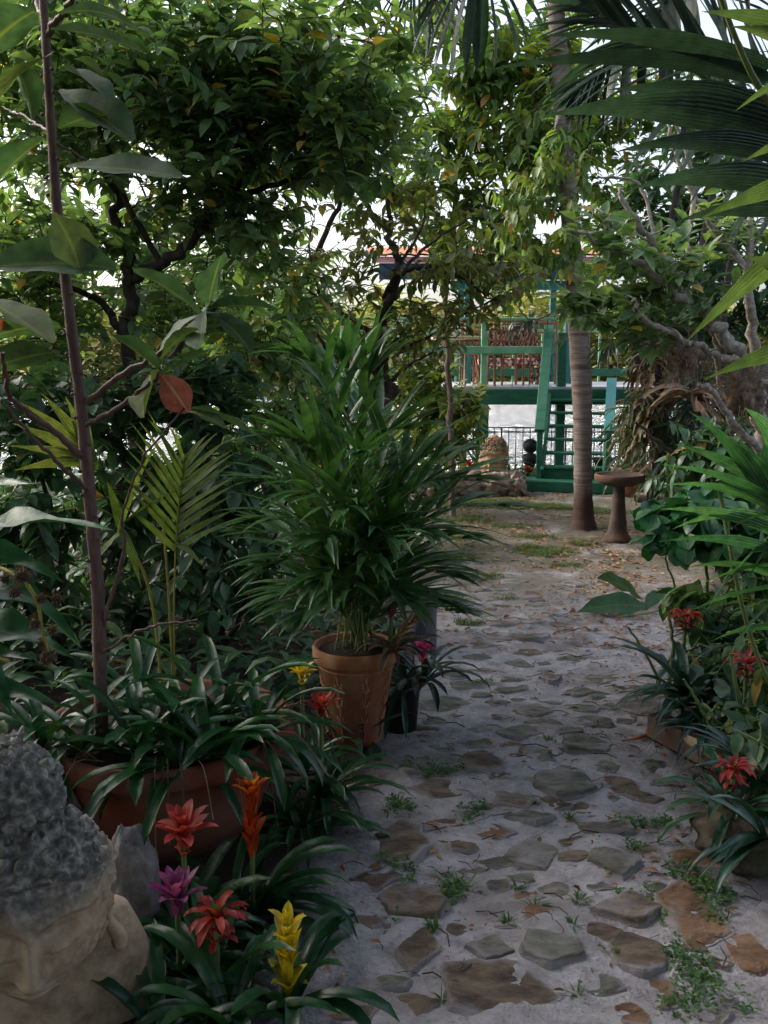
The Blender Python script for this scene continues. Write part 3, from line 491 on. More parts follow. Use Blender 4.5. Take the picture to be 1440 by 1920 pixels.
for px in (908, 760): part('rail_post', 'lgreen', dk, ('box', (X(px, 670, DY), DY+.02, DZ+.44), (.085, .085, .88)))
part('newel_post', 'green', dk, ('box', (X(1053, 680, DY), DY, DZ+.36), (.12, .1, .72)))
rx0, rx1 = xl, X(1040, 670, DY)
part('top_rail', 'lgreen', dk, ('box', ((rx0+rx1)/2, DY+.01, DZ+.9), (rx1-rx0, .11, .035)))
part('mid_rail', 'lgreen', dk, ('box', ((rx0+rx1)/2, DY-.04, DZ+.49), (rx1-rx0, .03, .1)))
part('back_rail', 'green', dk, ('box', ((xl+xr)/2, DY+3.25, DZ+.16), (xr-xl, .05, .12)))
part('back_top_rail', 'lgreen', dk, ('box', ((xl+xr)/2, DY+3.25, DZ+.86), (xr-xl, .07, .05)))
for i in range(30):
    xx = xl+.15+i*(xr-xl-.3)/29
    part('baluster', 'lgreen' if i % 3 == 0 else 'iron', dk, ('tube', [[xx, DY+3.25, DZ], [xx, DY+3.25, DZ+.84]], .012 if i % 3 else .02, 6))
for i in range(14):
    xx = rx0+.1+i*(rx1-rx0-.2)/13
    part('front_baluster', 'iron', dk, ('tube', [[xx, DY+.05, DZ], [xx, DY+.05, DZ+.88]], .005, 5))
# stairs turned a little towards the left
sa = R(-14); sx0, sx1 = X(1013, 880, 11.75), X(1133, 880, 11.75); sc_ = np.array([(sx0+sx1)/2, 11.7, 0]); sw = sx1-sx0
def sl_(u, v, z): return np.array([sc_[0]+u*cos(sa)-v*sin(sa), sc_[1]+u*sin(sa)+v*cos(sa), z])
sroot = root('staircase', sc_, 'green wooden stairs with sloping handrails going up to the deck', 'stairs')
m = M(); m.box(sl_(0, .25, .075), (sw+.42, 1.0, .15), sa, .015); m.build('base_slab', MT['green'], sroot, smooth=False)
nst = 6; rise = (DZ-.16-.15)/nst; run = .17
m = M(); m.box(sl_(0, .02, .15+rise*.5-.02), (sw-.06, .025, rise-.02), sa); m.build('kick_board', MT['green'], sroot, smooth=False)
for i in range(nst):
    m = M(); m.box(sl_(0, .06+i*run, .15+rise*(i+1)-.02), (sw-.09+(.14 if i == 0 else 0), .2, .035), sa); m.build('tread', MT['green'], sroot, smooth=False)
for s in (-1, 1):
    u = s*(sw/2-.025)
    m = M(); m.beam(sl_(u, -.02, .2), sl_(u, nst*run+.08, DZ-.06), .04, .2); m.build('stringer', MT['green'], sroot, smooth=False)
    m = M(); m.box(sl_(u+s*.045, 0, .47), (.07, .09, .64), sa); m.build('newel_post', MT['green'], sroot, smooth=False)
    m = M(); m.beam(sl_(u+s*.045, -.07, .76), sl_(u+s*.045, nst*run+.12, DZ+.82 if s < 0 else DZ+.1), .13, .04); m.build('handrail', MT['green'] if s < 0 else MT['teal'], sroot, smooth=False)
    m = M(); m.beam(sl_(u+s*.045, .06, .42), sl_(u+s*.045, nst*run+.1, DZ+.45 if s < 0 else DZ-.1), .035, .07); m.build('lower_rail', MT['green'], sroot, smooth=False)
# iron fence at the water
fx0, fx1 = X(700, 850, 12.9), X(1300, 850, 12.9)
fr = root('iron_fence', ((fx0+fx1)/2, 12.9, 0), 'thin black iron picket fence along the water below the deck', 'fence')
for z_ in (.72, .66, .1): part('rail', 'black', fr, ('tube', [[fx0, 12.9, z_], [fx1, 12.9, z_]], .009, 5))
for i in range(46):
    xx = fx0+i*(fx1-fx0)/45; part('picket', 'black', fr, ('tube', [[xx, 12.9, -.02], [xx, 12.9, .72]], .0065 if i % 9 else .013, 5))
m = M(); m.box(((fx0+fx1)/2, 13.02, -.5), (20, .1, 1.1)); grp(m.build('sea_wall', MT['post'], smooth=False), 'low concrete wall holding the bank under the fence', 'wall')
# pavilion
RY = 14.6; pa, pb = X(735, 500, RY), X(1085, 500, RY)
pv = root('pavilion', ((pa+pb)/2, RY, DZ), 'open pavilion over the deck with navy beams, pink trim and orange tiled roof', 'pavilion')
def zz(py, Y): return P(900, py, Y)[2]
b0, b1 = zz(524, RY), zz(494, RY)
part('beam', 'navy', pv, ('box', ((pa+pb)/2+.2, RY, (b0+b1)/2), (pb-pa+.8, .12, b1-b0)))
part('lower_beam', 'teal', pv, ('box', ((pa+pb)/2+.6, RY+.08, b0-.08), (pb-pa-.6, .08, .14)))
part('fascia', 'pinkp', pv, ('box', ((pa+pb)/2, RY-.1, b1+.045), (pb-pa+.6, .05, .09)))
def roofm():
    m = M(); n = 40; Vt = []
    for r_ in range(9):
        for q in range(n+1):
            xx = pa-.4+(pb-pa+.9)*q/n; Vt.append([xx, RY-.18+r_*.28, b1+.11+r_*.045+.02*abs(sin(q*1.2))])
    Vt = np.array(Vt); i = np.arange(8)[:, None]*(n+1); j = np.arange(n)[None]; Q = np.stack([i+j, i+j+1, i+n+2+j, i+n+1+j], -1).reshape(-1, 4)
    m.add(Vt, Q); m.add(Vt-[0, 0, .03], Q[:, ::-1]); return m
roofm().build('tile_roof', MT['roof'], pv)
for px in (878, 1068): part('post', 'teal', pv, ('box', (X(px, 580, RY), RY+.02, (b0+DZ)/2), (.11, .11, b0-DZ)))
for px in (878, 1068): part('back_post', 'teal', pv, ('box', (X(px, 580, RY), RY+1.45, (b1+.3+DZ)/2), (.1, .1, b1+.3-DZ)))
# furniture on the deck
def chair(px, Y, rz, label):
    c = np.array([X(px, 670, Y), Y, DZ+.001]); t = root('garden_chair', c, label, 'chair', 'wooden chairs on the deck'); ca, sa_ = cos(rz), sin(rz)
    W = lambda x, y, z: [c[0]+x*ca-y*sa_, c[1]+x*sa_+y*ca, c[2]+z]
    for x in (-.2, .2):
        for y in (-.2, .2):
            top = .46 if y > 0 else .92
            part('leg', 'wood', t, ('beam', W(x*1.05, y*1.15, 0), W(x, y*(1 if y > 0 else 1.2), top), .028, .028))
    s_ = M(); s_.box(W(0, 0, .45), (.44, .44, .03), rz); s_.build('seat', MT['wood'], t, smooth=False)
    for z_ in (.9, .76, .62): part('back_slat', 'wood', t, ('beam', W(-.22, -.23, z_), W(.22, -.23, z_), .022, .05 if z_ == .9 else .03))
    s_ = M(); s_.box(W(0, .01, .495), (.42, .42, .06), rz, .025); s_.build('cushion', MT['cushion'], t)
    return t
chair(948, 13.5, .1, 'wooden chair with its back above the rail beside the wicker seat'); chair(908, 13.25, -.35, 'wooden chair behind the pale green rail post'); chair(865, 13.6, .6, 'wooden chair left of the rail post beside the tan table'); chair(1005, 14.2, .3, 'wooden chair at the right behind the hanging plant')
t = root('wicker_loveseat', (X(950, 670, 14.2), 14.2, DZ), 'brown woven wicker loveseat with a rounded back on the deck', 'sofa'); c = ORG[t.name]
m = M(); m.blob(c+[0, -.28, .66], (.42, .07, .24), amp=.03, flat=.85); m.build('backrest', MT['wicker'], t)
m = M(); m.box(c+[0, .05, .33], (.84, .6, .12), 0, .05); m.build('seat', MT['cushion'], t)
for s in (-1, 1):
    m = M(); m.tube(spl([c+[s*.42, -.3, 0], c+[s*.44, -.3, .55], c+[s*.45, .25, .55], c+[s*.43, .3, 0]], 16), .03, 8); m.build('arm', MT['wicker'], t)
t = root('garden_table', (X(860, 655, 13.15), 13.15, DZ), 'pale tan table at the left end of the deck', 'table'); c = ORG[t.name]
part('table_top', 'tan', t, ('box', c+[0, 0, .66], (.75, .5, .04)))
for s in (-1, 1):
    part('leg', 'wood', t, ('beam', c+[s*.3, -.2, 0], c+[s*.2, .15, .64], .03, .03)); part('leg', 'wood', t, ('beam', c+[s*.3, .2, 0], c+[s*.2, -.15, .64], .03, .03))
m = M(); m.box(c+[-.12, 0, .75], (.14, .03, .15), .3); grp(m.build('picture_box', MT['cushion'], smooth=False), 'small bright printed box standing on the tan table', 'box')
def rosette(name, c, k, L, W, mat, label, cat='plant', group=None, el=(.2, 1.4), dr=1.4, parent=None, nseg=7, prof='strap', azr=(0, 2*pi)):
    m = M(); az = rng.uniform(*azr, k); e0 = rng.uniform(*el, k); ll = L*rng.uniform(.7, 1.1, k)
    b = np.array(c)+np.stack([np.cos(az)*.012, np.sin(az)*.012, rng.uniform(0, .02, k)], 1)
    m.leaves(b, az, e0, e0-dr*rng.uniform(.6, 1.2, k), ll, W*rng.uniform(.8, 1.15, k), prof, n=nseg, fold=.28, daz=rng.normal(0, .15, k), pw=1.3)
    o = m.build(name, MT[mat], parent, loc=c if parent is None else None)
    return o if parent is not None else grp(o, label, cat, group)
rosette('hanging_plant', [X(993, 650, 13.0), 13.0, DZ+.78], 40, .45, .035, 'bstrap', 'spiky dark plant hanging over the deck rail beside the stairs', dr=2)
rosette('deck_fern', [X(860, 700, 13.9), 13.9, DZ+.5], 50, .6, .03, 'palm', 'drooping green plant on the deck below the tan table', dr=2.2)
# ------------------------------------------------------------------ bird bath, rear pots, rocks, border
c = onz(G(1157, 1014)); pz = (EYE-(893-680)*S(900, c[1]))
m = M(); h_ = P(1157, 905, c[1])[2]-c[2]+.02; bb = root('bird_bath', c, 'rusty round concrete bird bath standing right of the palm trunk', 'bird bath')
m.lathe(c, [(.125, -.02), (.13, .02), (.12, .035), (.1, .06), (.085, .09), (.08, .14), (.062, .3), (.055, .42), (.05, h_-.06), (.06, h_-.04)], 28, fn=lambda r, z, t: r*(1+.015*np.sin(t*9+z*30)))
m.build('pedestal', MT['bath'], bb)
m = M(); rb = 46*S(890, c[1]); m.lathe(c, [(.05, h_-.05), (.12, h_-.045), (rb*.93, h_-.01), (rb, h_+.0), (rb*1.01, h_+.05), (rb*.97, h_+.062), (rb*.9, h_+.055), (rb*.8, h_+.03), (.02, h_+.015)], 40, fn=lambda r, z, t: r*(1+.012*np.sin(t*24)*(z > h_)))
m.build('bowl', MT['bath'], bb)
def pot(name, c, prof, mat, label, soil=None, cat='pot', k=40, fn=None, relief=None):
    t = root(name, c, label, cat); m = M(); m.lathe(c, prof, k, fn=fn); m.build('body', MT[mat], t)
    if relief: relief(t)
    if soil: m = M(); m.lathe(c, [(soil[0], soil[1]-.02), (soil[0], soil[1]), (soil[0]*.5, soil[1]+.015), (.005, soil[1]+.02)], 24); m.build('soil', MT['soil'], t)
    return t
c = onz(G(1192, 905)); c[1] = 11.2; c[0] = X(1188, 880, 11.2)
pot('bowl_planter', c, [(.18, 0), (.2, .1), (.24, .22), (.27, .33), (.28, .36), (.26, .37), (.25, .34), (.2, .3), (.01, .3)], 'terra', 'orange terracotta bowl at the back behind the bird bath', (.24, .32))
rosette('bowl_plant', c+[0, 0, .33], 40, .35, .03, 'palm', 'thin leaved plant in the rear terracotta bowl')
RK = [(930,912,85,42,'rough brown boulder under the carved stone head'),(862,908,90,42,'brown boulder left of the carved stone head'),(967,915,42,36,'pale angular stone beside the stair base'),(812,915,80,40,'brown boulder at the left end of the rear border'),(950,893,60,40,'grey-brown rock behind the carved stone head')]
for px, py, w_, h_, lb in RK:
    c = onz(G(px, 927)); Yc = c[1]+(.12 if 'behind' in lb else 0); c = np.array([X(px, py, Yc), Yc, .0]); s = S(py, Yc); m = M(); m.blob(c+[0, 0, h_*s*.4], (w_*s*.5, .16, h_*s*.6), amp=.34, fq=3.5, seed=px, nu=40, nv=26)
    grp(m.build('border_rock', MT['brock'], loc=c), lb, 'rock', 'rocks of the rear border')
for i, (px, Y) in enumerate([(1190,11.3),(1240,10.6),(1300,9.9)]):
    c = np.array([X(px, 920, Y), Y, .05]); m = M(); m.box(c, (.6, .1, .12), -.5, .02); grp(m.build('brick_edging', MT['edge']), ['brick edging right behind the bird bath', 'brick edging between bird bath and right-hand plants', 'brick edging hidden deepest in the right-hand bed'][i], 'edging', 'edging along the right bed')
c = np.array([X(994, 856, 12.75), 12.75, 0]); m = M(); m.lathe(c, [(.05, 0), (.06, .2), (.1, .26), (.12, .34), (.09, .36), (.04, .38), (.09, .42), (.105, .48), (.09, .54), (.03, .58)], 20); grp(m.build('dark_ornament', MT['black']), 'dark ball-topped ornament in front of the iron fence', 'ornament')
c = np.array([X(1132, 868, 12.6), 12.6, 0]); m = M(); m.lathe(c, [(.1, 0), (.12, .25), (.16, .3), (.16, .33), (.05, .33)], 20); grp(m.build('dark_urn', MT['black']), 'low dark urn seen between stairs and palm trunk', 'urn')
# ------------------------------------------------------------------ stone heads
def dirs(nu, nv):
    u, v = np.meshgrid(np.linspace(-pi, pi, nu, endpoint=False), np.linspace(.005, pi-.005, nv)); return np.stack([np.sin(u)*np.sin(v), -np.cos(u)*np.sin(v), np.cos(v)], -1)
def gs(x, z, cx, cz, sx, sz): return np.exp(-((x-cx)/sx)**2-((z-cz)/sz)**2)
def facemesh(nu=260, nv=260):
    """unit head: face looks towards -y, width about 1, chin at z=-.75, crown at z=.72; curls above the hair line"""
    d = dirs(nu, nv); x, y, z = d[..., 0], d[..., 1], d[..., 2]
    V = d*np.array([.5, .56, .72]); V[..., 2] = np.where(d[..., 2] > .3, (.3+(d[..., 2]-.3)*.8)*.72, V[..., 2]); fr = np.clip(-y*1.6, 0, 1)
    low = np.clip(-z, 0, 1); V[..., 0] *= 1-.30*low**2.2; V[..., 1] *= 1-.1*low**2
    X_, Z_ = V[..., 0], V[..., 2]; ax = np.abs(X_)
    f = np.zeros_like(X_)
    brow = .115+.10*np.sin(np.clip((ax-.03)/.36, 0, 1)*pi)*.75
    f += .04/(1+np.exp(-(Z_-brow)/.008))                                          # forehead stands proud of the eye hollow
    f -= .065*gs(ax, Z_, .2, .07, .13, .06)                                       # eye sockets
    f += .07*gs(ax, Z_, .2, .0, .105, .05)                                      # heavy closed lids
    lid = -.035-.03*np.sin(np.clip((ax-.08)/.26, 0, 1)*pi)
    f -= .035*np.exp(-((Z_-lid)/.010)**2)*np.clip((.34-ax)*12, 0, 1)*np.clip((ax-.075)*20, 0, 1)
    nz = np.clip((.16-Z_)/.4, 0, 1); wn = .028+.05*nz**1.5
    f += (.06+.13*nz)*np.exp(-(ax/wn)**2.4)*(Z_ < .19)*(1/(1+np.exp((-.235-Z_)/.010)))*np.clip((.19-Z_)*10, 0, 1)
    f += .055*gs(ax, Z_, .075, -.2, .035, .04)
    f += .05*gs(X_, Z_, 0, -.36, .14, .03)-.03*np.exp(-((Z_+.392-.02*np.cos(X_*20))/.009)**2)*(ax < .17)+.055*gs(X_, Z_, 0, -.43, .11, .032)
    f -= .02*gs(X_, Z_, 0, -.3, .02, .03); f += .06*gs(X_, Z_, 0, -.62, .13, .08); f += .02*gs(ax, Z_, .27, -.22, .12, .14)
    V[..., 1] -= f*fr
    hl = .36+.05*np.cos(X_*6)-.1*np.clip((ax-.3)*5, 0, 1); hair = np.clip((Z_-hl)/.02, 0, 1)*fr+(1-fr)*(Z_ > -.35)
    hair = np.clip(hair, 0, 1); V += d*(.045*hair)[..., None]
    return d, V, hair
def curls(d, V, hair, rows, rad, h, zlo=-.4):
    acc = np.zeros(V.shape[:2])
    for i in range(rows):
        v = (i+.5)*pi/rows; n = max(4, int(2*pi*sin(v)/(pi/rows)*.95))
        for j in range(n):
            u = (j+.5*(i % 2))*2*pi/n+rng.normal(0, .03); c = np.array([sin(u)*sin(v), -cos(u)*sin(v), cos(v)])
            if c[2] < zlo: continue
            dd = np.linalg.norm(d-c, axis=-1); b = np.sqrt(np.clip(1-(dd/rad)**2, 0, 1))*(1+.25*np.cos(dd/rad*11)); acc = np.maximum(acc, b*rng.uniform(.75, 1.1))
    V += d*(acc*h*hair)[..., None]; return V
def gridf(nv, nu):
    i = np.arange(nv-1)[:, None]*nu; j = np.arange(nu)[None]; j2 = (j+1) % nu; return [np.stack([i+j, i+nu+j, i+nu+j2, i+j2], -1).reshape(-1, 4), np.arange(nu)[None], (np.arange(nu)+(nv-1)*nu)[::-1][None]]
def xf(V, c, s, rz, rx=0., ry=0.):
    V = np.asarray(V)*s; ca, sa = cos(rx), sin(rx); V = np.stack([V[..., 0], V[..., 1]*ca-V[..., 2]*sa, V[..., 1]*sa+V[..., 2]*ca], -1)
    ca, sa = cos(ry), sin(ry); V = np.stack([V[..., 0]*ca+V[..., 2]*sa, V[..., 1], -V[..., 0]*sa+V[..., 2]*ca], -1)
    ca, sa = cos(rz), sin(rz); return np.stack([V[..., 0]*ca-V[..., 1]*sa, V[..., 0]*sa+V[..., 1]*ca, V[..., 2]], -1)+np.array(c)
def buddhamat():
    m, n, N = newmat('weathered_stone'); at = N('ShaderNodeAttribute', attribute_name='rnd'); tc = N('ShaderNodeTexCoord'); out = N('ShaderNodeOutputMaterial'); pb = N('ShaderNodeBsdfPrincipled'); pb.inputs['Roughness'].default_value = .92; pb.inputs['Specular IOR Level'].default_value = .2
    no = N('ShaderNodeTexNoise'); no.inputs['Scale'].default_value = 11; no.inputs['Detail'].default_value = 9; no.inputs['Roughness'].default_value = .66; n.links.new(tc.outputs['Object'], no.inputs[0])
    n3 = N('ShaderNodeTexNoise'); n3.inputs['Scale'].default_value = 48; n3.inputs['Detail'].default_value = 4; n.links.new(tc.outputs['Object'], n3.inputs[0])
    r1 = N('ShaderNodeValToRGB'); ramp(r1, [(.3, (.2, .15, .1)), (.5, (.48, .36, .25)), (.7, (.6, .49, .36))]); n.links.new(no.outputs[0], r1.inputs[0])
    r2 = N('ShaderNodeValToRGB'); ramp(r2, [(.3, (.07, .067, .064)), (.5, (.19, .18, .17)), (.62, (.36, .345, .32)), (.75, (.5, .48, .45))]); n.links.new(n3.outputs[0], r2.inputs[0])
    ad = N('ShaderNodeMath', operation='MULTIPLY_ADD'); n.links.new(no.outputs[0], ad.inputs[0]); ad.inputs[1].default_value = 1.1; n.links.new(at.outputs['Fac'], ad.inputs[2])
    mr = N('ShaderNodeMapRange'); n.links.new(ad.outputs[0], mr.inputs[0]); mr.inputs[1].default_value = .78; mr.inputs[2].default_value = 1.12
    n.links.new(mixc(n, r1.outputs[0], r2.outputs[0], mr.outputs[0]), pb.inputs[0])
    ma = N('ShaderNodeMath', operation='MULTIPLY_ADD'); n.links.new(n3.outputs[0], ma.inputs[0]); ma.inputs[1].default_value = .5; n.links.new(no.outputs[0], ma.inputs[2])
    bp = N('ShaderNodeBump'); bp.inputs['Strength'].default_value = .8; bp.inputs['Distance'].default_value = .007; n.links.new(ma.outputs[0], bp.inputs['Height']); n.links.new(bp.outputs[0], pb.inputs['Normal']); n.links.new(pb.outputs[0], out.inputs[0]); return m
MT['buddha'] = buddhamat()
def buddha():
    Y = 1.80; s = .312; rz = .36; rx = .12
    cz = P(60, 1700, Y); c = np.array([X(20, 1700, Y), Y+.1, cz[2]-.045])
    t = root('buddha_head', (c[0], c[1], 0), 'large weathered stone head with tight curls and closed eyes at the lower left', 'statue')
    d, V, hair = facemesh(); V = curls(d, V, hair, 12, .132, .06); rn = .2+np.clip((V[..., 2]-.05)/.4, 0, 1)*.45
    V += d*(.01*(vnoise(d[..., 0]*14+40, d[..., 2]*14+d[..., 1]*9+60, 3)-.5))[..., None]
    m = M(); m.add(xf(V, c, s, rz, rx), gridf(260, 260), rn.ravel())
    # ushnisha
    d2 = dirs(150, 100); V2 = d2*np.array([.33, .36, .36]); V2 = curls(d2, V2, np.ones(V2.shape[:2]), 9, .175, .055, -.6)+np.array([-.09, .12, .76])
    m.add(xf(V2, c, s, rz, rx), gridf(100, 150), .8)
    # neck and bust
    th = np.linspace(0, 2*pi, 64, endpoint=False); rows = []
    for z_, a, b, y_ in ((-.3, .1, .1, .42), (-.34, .45, .2, .42), (-.37, .62, .25, .42), (-.42, .7, .28, .42), (-.55, .76, .3, .42), (-.8, .86, .32, .42), (-1.2, .92, .34, .42), (-1.6, .95, .36, .42)):
        rows.append(np.stack([np.sign(np.cos(th))*np.abs(np.cos(th))**.8*a, y_+np.sin(th)*b, th*0+z_], -1))
    m.add(xf(np.array(rows), c, s, rz, 0), gridf(len(rows), 64), .12)
    m.build('head', MT['buddha'], t)
    for sg in (-1, 1):                                                            # long ear lobes
        m = M(); pts = spl([[sg*.52, .1, .3], [sg*.55, .1, .2], [sg*.535, .08, .0], [sg*.51, .06, -.15], [sg*.53, .02, -.3], [sg*.60, -.01, -.43], [sg*.57, -.01, -.5]], 26)
        rad = np.interp(np.linspace(0, 1, 26), [0, .12, .3, .6, .85, .95, 1], [.02, .045, .035, .035, .06, .06, .02]); m.tube(pts, rad, 14, .15); v = m.v[0]
        v[:, 1] = .04+(v[:, 1]-.04)*1.5; m.v[0] = xf(v, c, s, rz, rx*.5); m.build('ear', MT['buddha'], t)
    return
    m = M(); a = np.array([X(268, 1830, Y+.05), Y+.12, .12]); m.blob(a+[-.02, 0, .1], (.115, .12, .245), amp=.07, fq=1.6, nu=48, nv=30, flat=.8, rnd=.22); grp(m.build('stone_block', MT['buddha'], loc=(a[0], a[1], 0)), 'pale weathered stone block leaning against the right side of the large stone head', 'stone')
buddha()
def deity():
    Y = 11.62; s0 = S(860, Y); c = P(925, 872, Y)+np.array([0, .05, 0]); t = root('carved_head', (c[0], Y, c[2]-.18), 'small brown carved head with a tall curled crown on the rear rocks', 'statue')
    d, V, hair = facemesh(150, 150); V = curls(d, V, hair, 10, .2, .1, 0); m = M(); s = 45*s0
    m.add(xf(V, c, s, -.35), gridf(150, 150))
    d2 = dirs(120, 90); V2 = d2*np.array([.5, .4, .56]); V2 = curls(d2, V2, np.ones(V2.shape[:2]), 8, .27, .12, -.4)+np.array([0, .2, .55])
    m.add(xf(V2, c, s, -.35), gridf(90, 120)); m.build('face', MT['brock2'], t)
    for sg in (-1, 1):
        m = M(); m.blob((0, 0, 0), (.13, .16, .33), amp=.15, nu=20, nv=14); m.v[0] = xf(m.v[0]+np.array([sg*.52, .05, -.32]), c, s, -.35); m.build('ear', MT['brock2'], t)
MT['brock2'] = pm('carved_sandstone', [(.16, .1, .05), (.34, .22, .11), (.44, .3, .16)], 6, .85, .5, .008, cols2=(.12, .08, .06), sc2=5)
deity()
c = onz(G(232, 1800)); c = np.array([X(232, 1640, 2.35), 2.35, 0]); m = M(); m.blob(c+[-.0, .03, .13], (.085, .1, .2), amp=.12, fq=3.1, nu=60, nv=40, seed=15, rnd=.9); grp(m.build('grey_rock', MT['rock'], loc=c), 'upright rough grey rock behind the large stone head', 'rock')
c = np.array([X(30, 1330, 2.7), 2.7, 0]); m = M(); m.blob(c+[0, 0, .2], (.17, .12, .28), amp=.13, fq=3.4, nu=60, nv=40, seed=8, rnd=.9); grp(m.build('grey_rock', MT['rock'], loc=c), 'dark grey rock at the left edge behind the corn plant', 'rock')
# ------------------------------------------------------------------ plants
def fib(vd):                                        # unit vectors -> azimuth, elevation
    vd = unit(vd); return np.arctan2(vd[..., 1], vd[..., 0]), np.arcsin(np.clip(vd[..., 2], -1, 1))
def spray(m, tw, tips, dr, k, tl, L, W, prof='leaf', droop=.5, n=4, gr=.2, fold=.15, spread=.9, wide=.25, rset=None):
    tips = np.asarray(tips); dr = unit(dr); N_ = len(tips)
    sd = unit(np.cross(dr, [0, 0, 1.])+rng.normal(0, wide, (N_, 3)))
    for i in range(N_):
        p0 = tips[i]-dr[i]*tl; mid = (p0+tips[i])/2+[0, 0, tl*.05]; tw.tube([p0, mid, tips[i]], [.0032, .0025, .0012], 4, cap=False)
    B, Dv = [], []
    for j in range(k):
        u = j/(k-1) if k > 1 else 1.; sgn = 1 if j % 2 else -1
        if j == k-1: a = dr.copy()
        else: a = dr*(1.1-spread*.6)+sd*sgn*spread
        a = a+rng.normal(0, .22, (N_, 3)); a[:, 2] -= gr*(.5+rng.random(N_))
        B.append(tips-dr*(tl*(1-u))+rng.normal(0, .004, (N_, 3))); Dv.append(a)
    B = np.vstack(B); az, el = fib(np.vstack(Dv)); q = len(B); base = np.tile(rng.random(N_), k) if rset is None else np.tile(rng.uniform(*rset, N_), k)
    rd = np.clip(base*.6+rng.random(q)*.4, 0, 1)
    ll = rng.uniform(*L, q)
    m.leaves(B, az, el, el-droop*rng.uniform(.3, 1.5, q), ll, ll*rng.uniform(*W, q), prof, n=n, fold=fold, roll=rng.normal(0, .35, q), rnd=rd)
def cloud(els, dens=1.):
    """sprays spread through ellipsoids given as (px, py, rx_px, ry_px, depth, depth_radius, count)"""
    out = []
    for px, py, rx, ry, Y, ryd, n in els:
        c = P(px, py, Y); s = S(py, Y); n = int(n*dens); d = unit(rng.normal(0, 1, (n, 3)))*rng.random((n, 1))**.42
        out.append(c+d*np.array([rx*s, ryd, ry*s]))
    return np.vstack(out)
def worldcloud(els):
    return np.vstack([np.array(c)+unit(rng.normal(0, 1, (n, 3)))*rng.random((n, 1))**.45*np.array(r) for c, r, n in els])
def tree(name, label, cat, base, trunks, tg, bark, leaf, k=9, tl=.22, L=(.07, .11), W=(.36, .46), r0=.05, group=None, tw_r=.004, join=1., outw=.5, prune=None, **kw):
    """trunks: hand-placed limbs as (points, r_start, r_end); every spray target is joined by a thin branch to the nearest wood"""
    t = root(name, base, label, cat, group); tm, lm = M(), M(); nodes = []
    for pts, ra, rb in trunks:
        p = spl(pts, max(10, 7*len(pts))); p[1:-1] += rng.normal(0, ra*.25, (len(p)-2, 3)); tm.tube(p, np.linspace(ra, rb, len(p)), 9 if ra > .02 else 6); nodes.append(p[len(p)//4:])
    nodes = np.vstack(nodes); order = np.argsort([np.min(np.linalg.norm(nodes-g, axis=1)) for g in tg]); tips, ds = [], []
    cap = np.empty((len(nodes)+len(tg)*4, 3)); cap[:len(nodes)] = nodes; cnt = len(nodes); cr = np.full(len(cap), .02)
    for oi in order:
        g = tg[oi]; dv = cap[:cnt]-g; dd = np.einsum('ij,ij->i', dv, dv); i = int(np.argmin(dd)); a = cap[i]; d = math.sqrt(dd[i])
        if d < .04: continue
        m1 = a+(g-a)*.35+rng.normal(0, .09*d, 3)+[0, 0, .06*d]; m2 = a+(g-a)*.7+rng.normal(0, .06*d, 3)+[0, 0, .05*d]
        p = spl([a, m1, m2, g], 7 if d > .3 else 4); rr = min(cr[i]*.8, tw_r+.012*d*join); rr = max(rr, tw_r)
        tm.tube(p, np.linspace(rr, tw_r*.6, len(p)), 5, cap=False)
        cap[cnt:cnt+3] = p[[len(p)//3, 2*len(p)//3, -1]]; cr[cnt:cnt+3] = rr*.8; cnt += 3; tips.append(g); ds.append(unit((g-m2))*(1-outw)+unit(g-np.array(base)-[0, 0, 1.])*outw+rng.normal(0, .35, 3)*[1, 1, .5])
    tips = np.array(tips); ds = np.array(ds)
    spray(lm, tm, tips, ds, k, tl, L, W, **kw)
    tm.build('trunk', MT[bark], t); lm.build('crown', MT[leaf], t); return t
def frond(m, rm, pts, n, L, W, ang=(1.15, .35), droop=.5, up=(0, 0, 1), vee=.25, r=.008, prof='lance', start=.25, seg=6, fold=.15, rset=(0, 1), taper=.55, peak=.45, jit=.06, roll=0.):
    p = spl(pts, 40); t = unit(np.gradient(p, axis=0)); rm.tube(p, np.linspace(r, r*.3, 40), 6)
    u = np.linspace(start, .985, n); idx = u*39; i0 = idx.astype(int); fr = (idx-i0)[:, None]; i1 = np.minimum(i0+1, 39)
    b = p[i0]*(1-fr)+p[i1]*fr; tt = t[i0]; upv = np.array(up, float); sd = unit(np.cross(tt, upv)); nn = np.cross(sd, tt)
    q = (u-start)/(1-start); ll = L*(taper+(1-taper)*np.sin(pi*np.clip(q*(.5/peak) if peak else q, 0, 1)**.8))*np.where(q > .8, 1-.5*(q-.8)/.2, 1)
    an = ang[0]+(ang[1]-ang[0])*q; rd = rng.uniform(*rset)
    for sg in (-1, 1):
        a = tt*np.cos(an)[:, None]+sg*sd*np.sin(an)[:, None]+nn*vee+rng.normal(0, jit, (n, 3)); az, el = fib(a)
        m.leaves(b, az, el, el-droop*rng.uniform(.7, 1.3, n), ll*rng.uniform(.92, 1.06, n), W*rng.uniform(.85, 1.1, n), prof, n=seg, fold=fold, roll=-sg*.5*vee+rng.normal(0, .12, n)+sg*roll, rnd=np.clip(rd*.6+rng.random(n)*.4, 0, 1), pw=1.4)
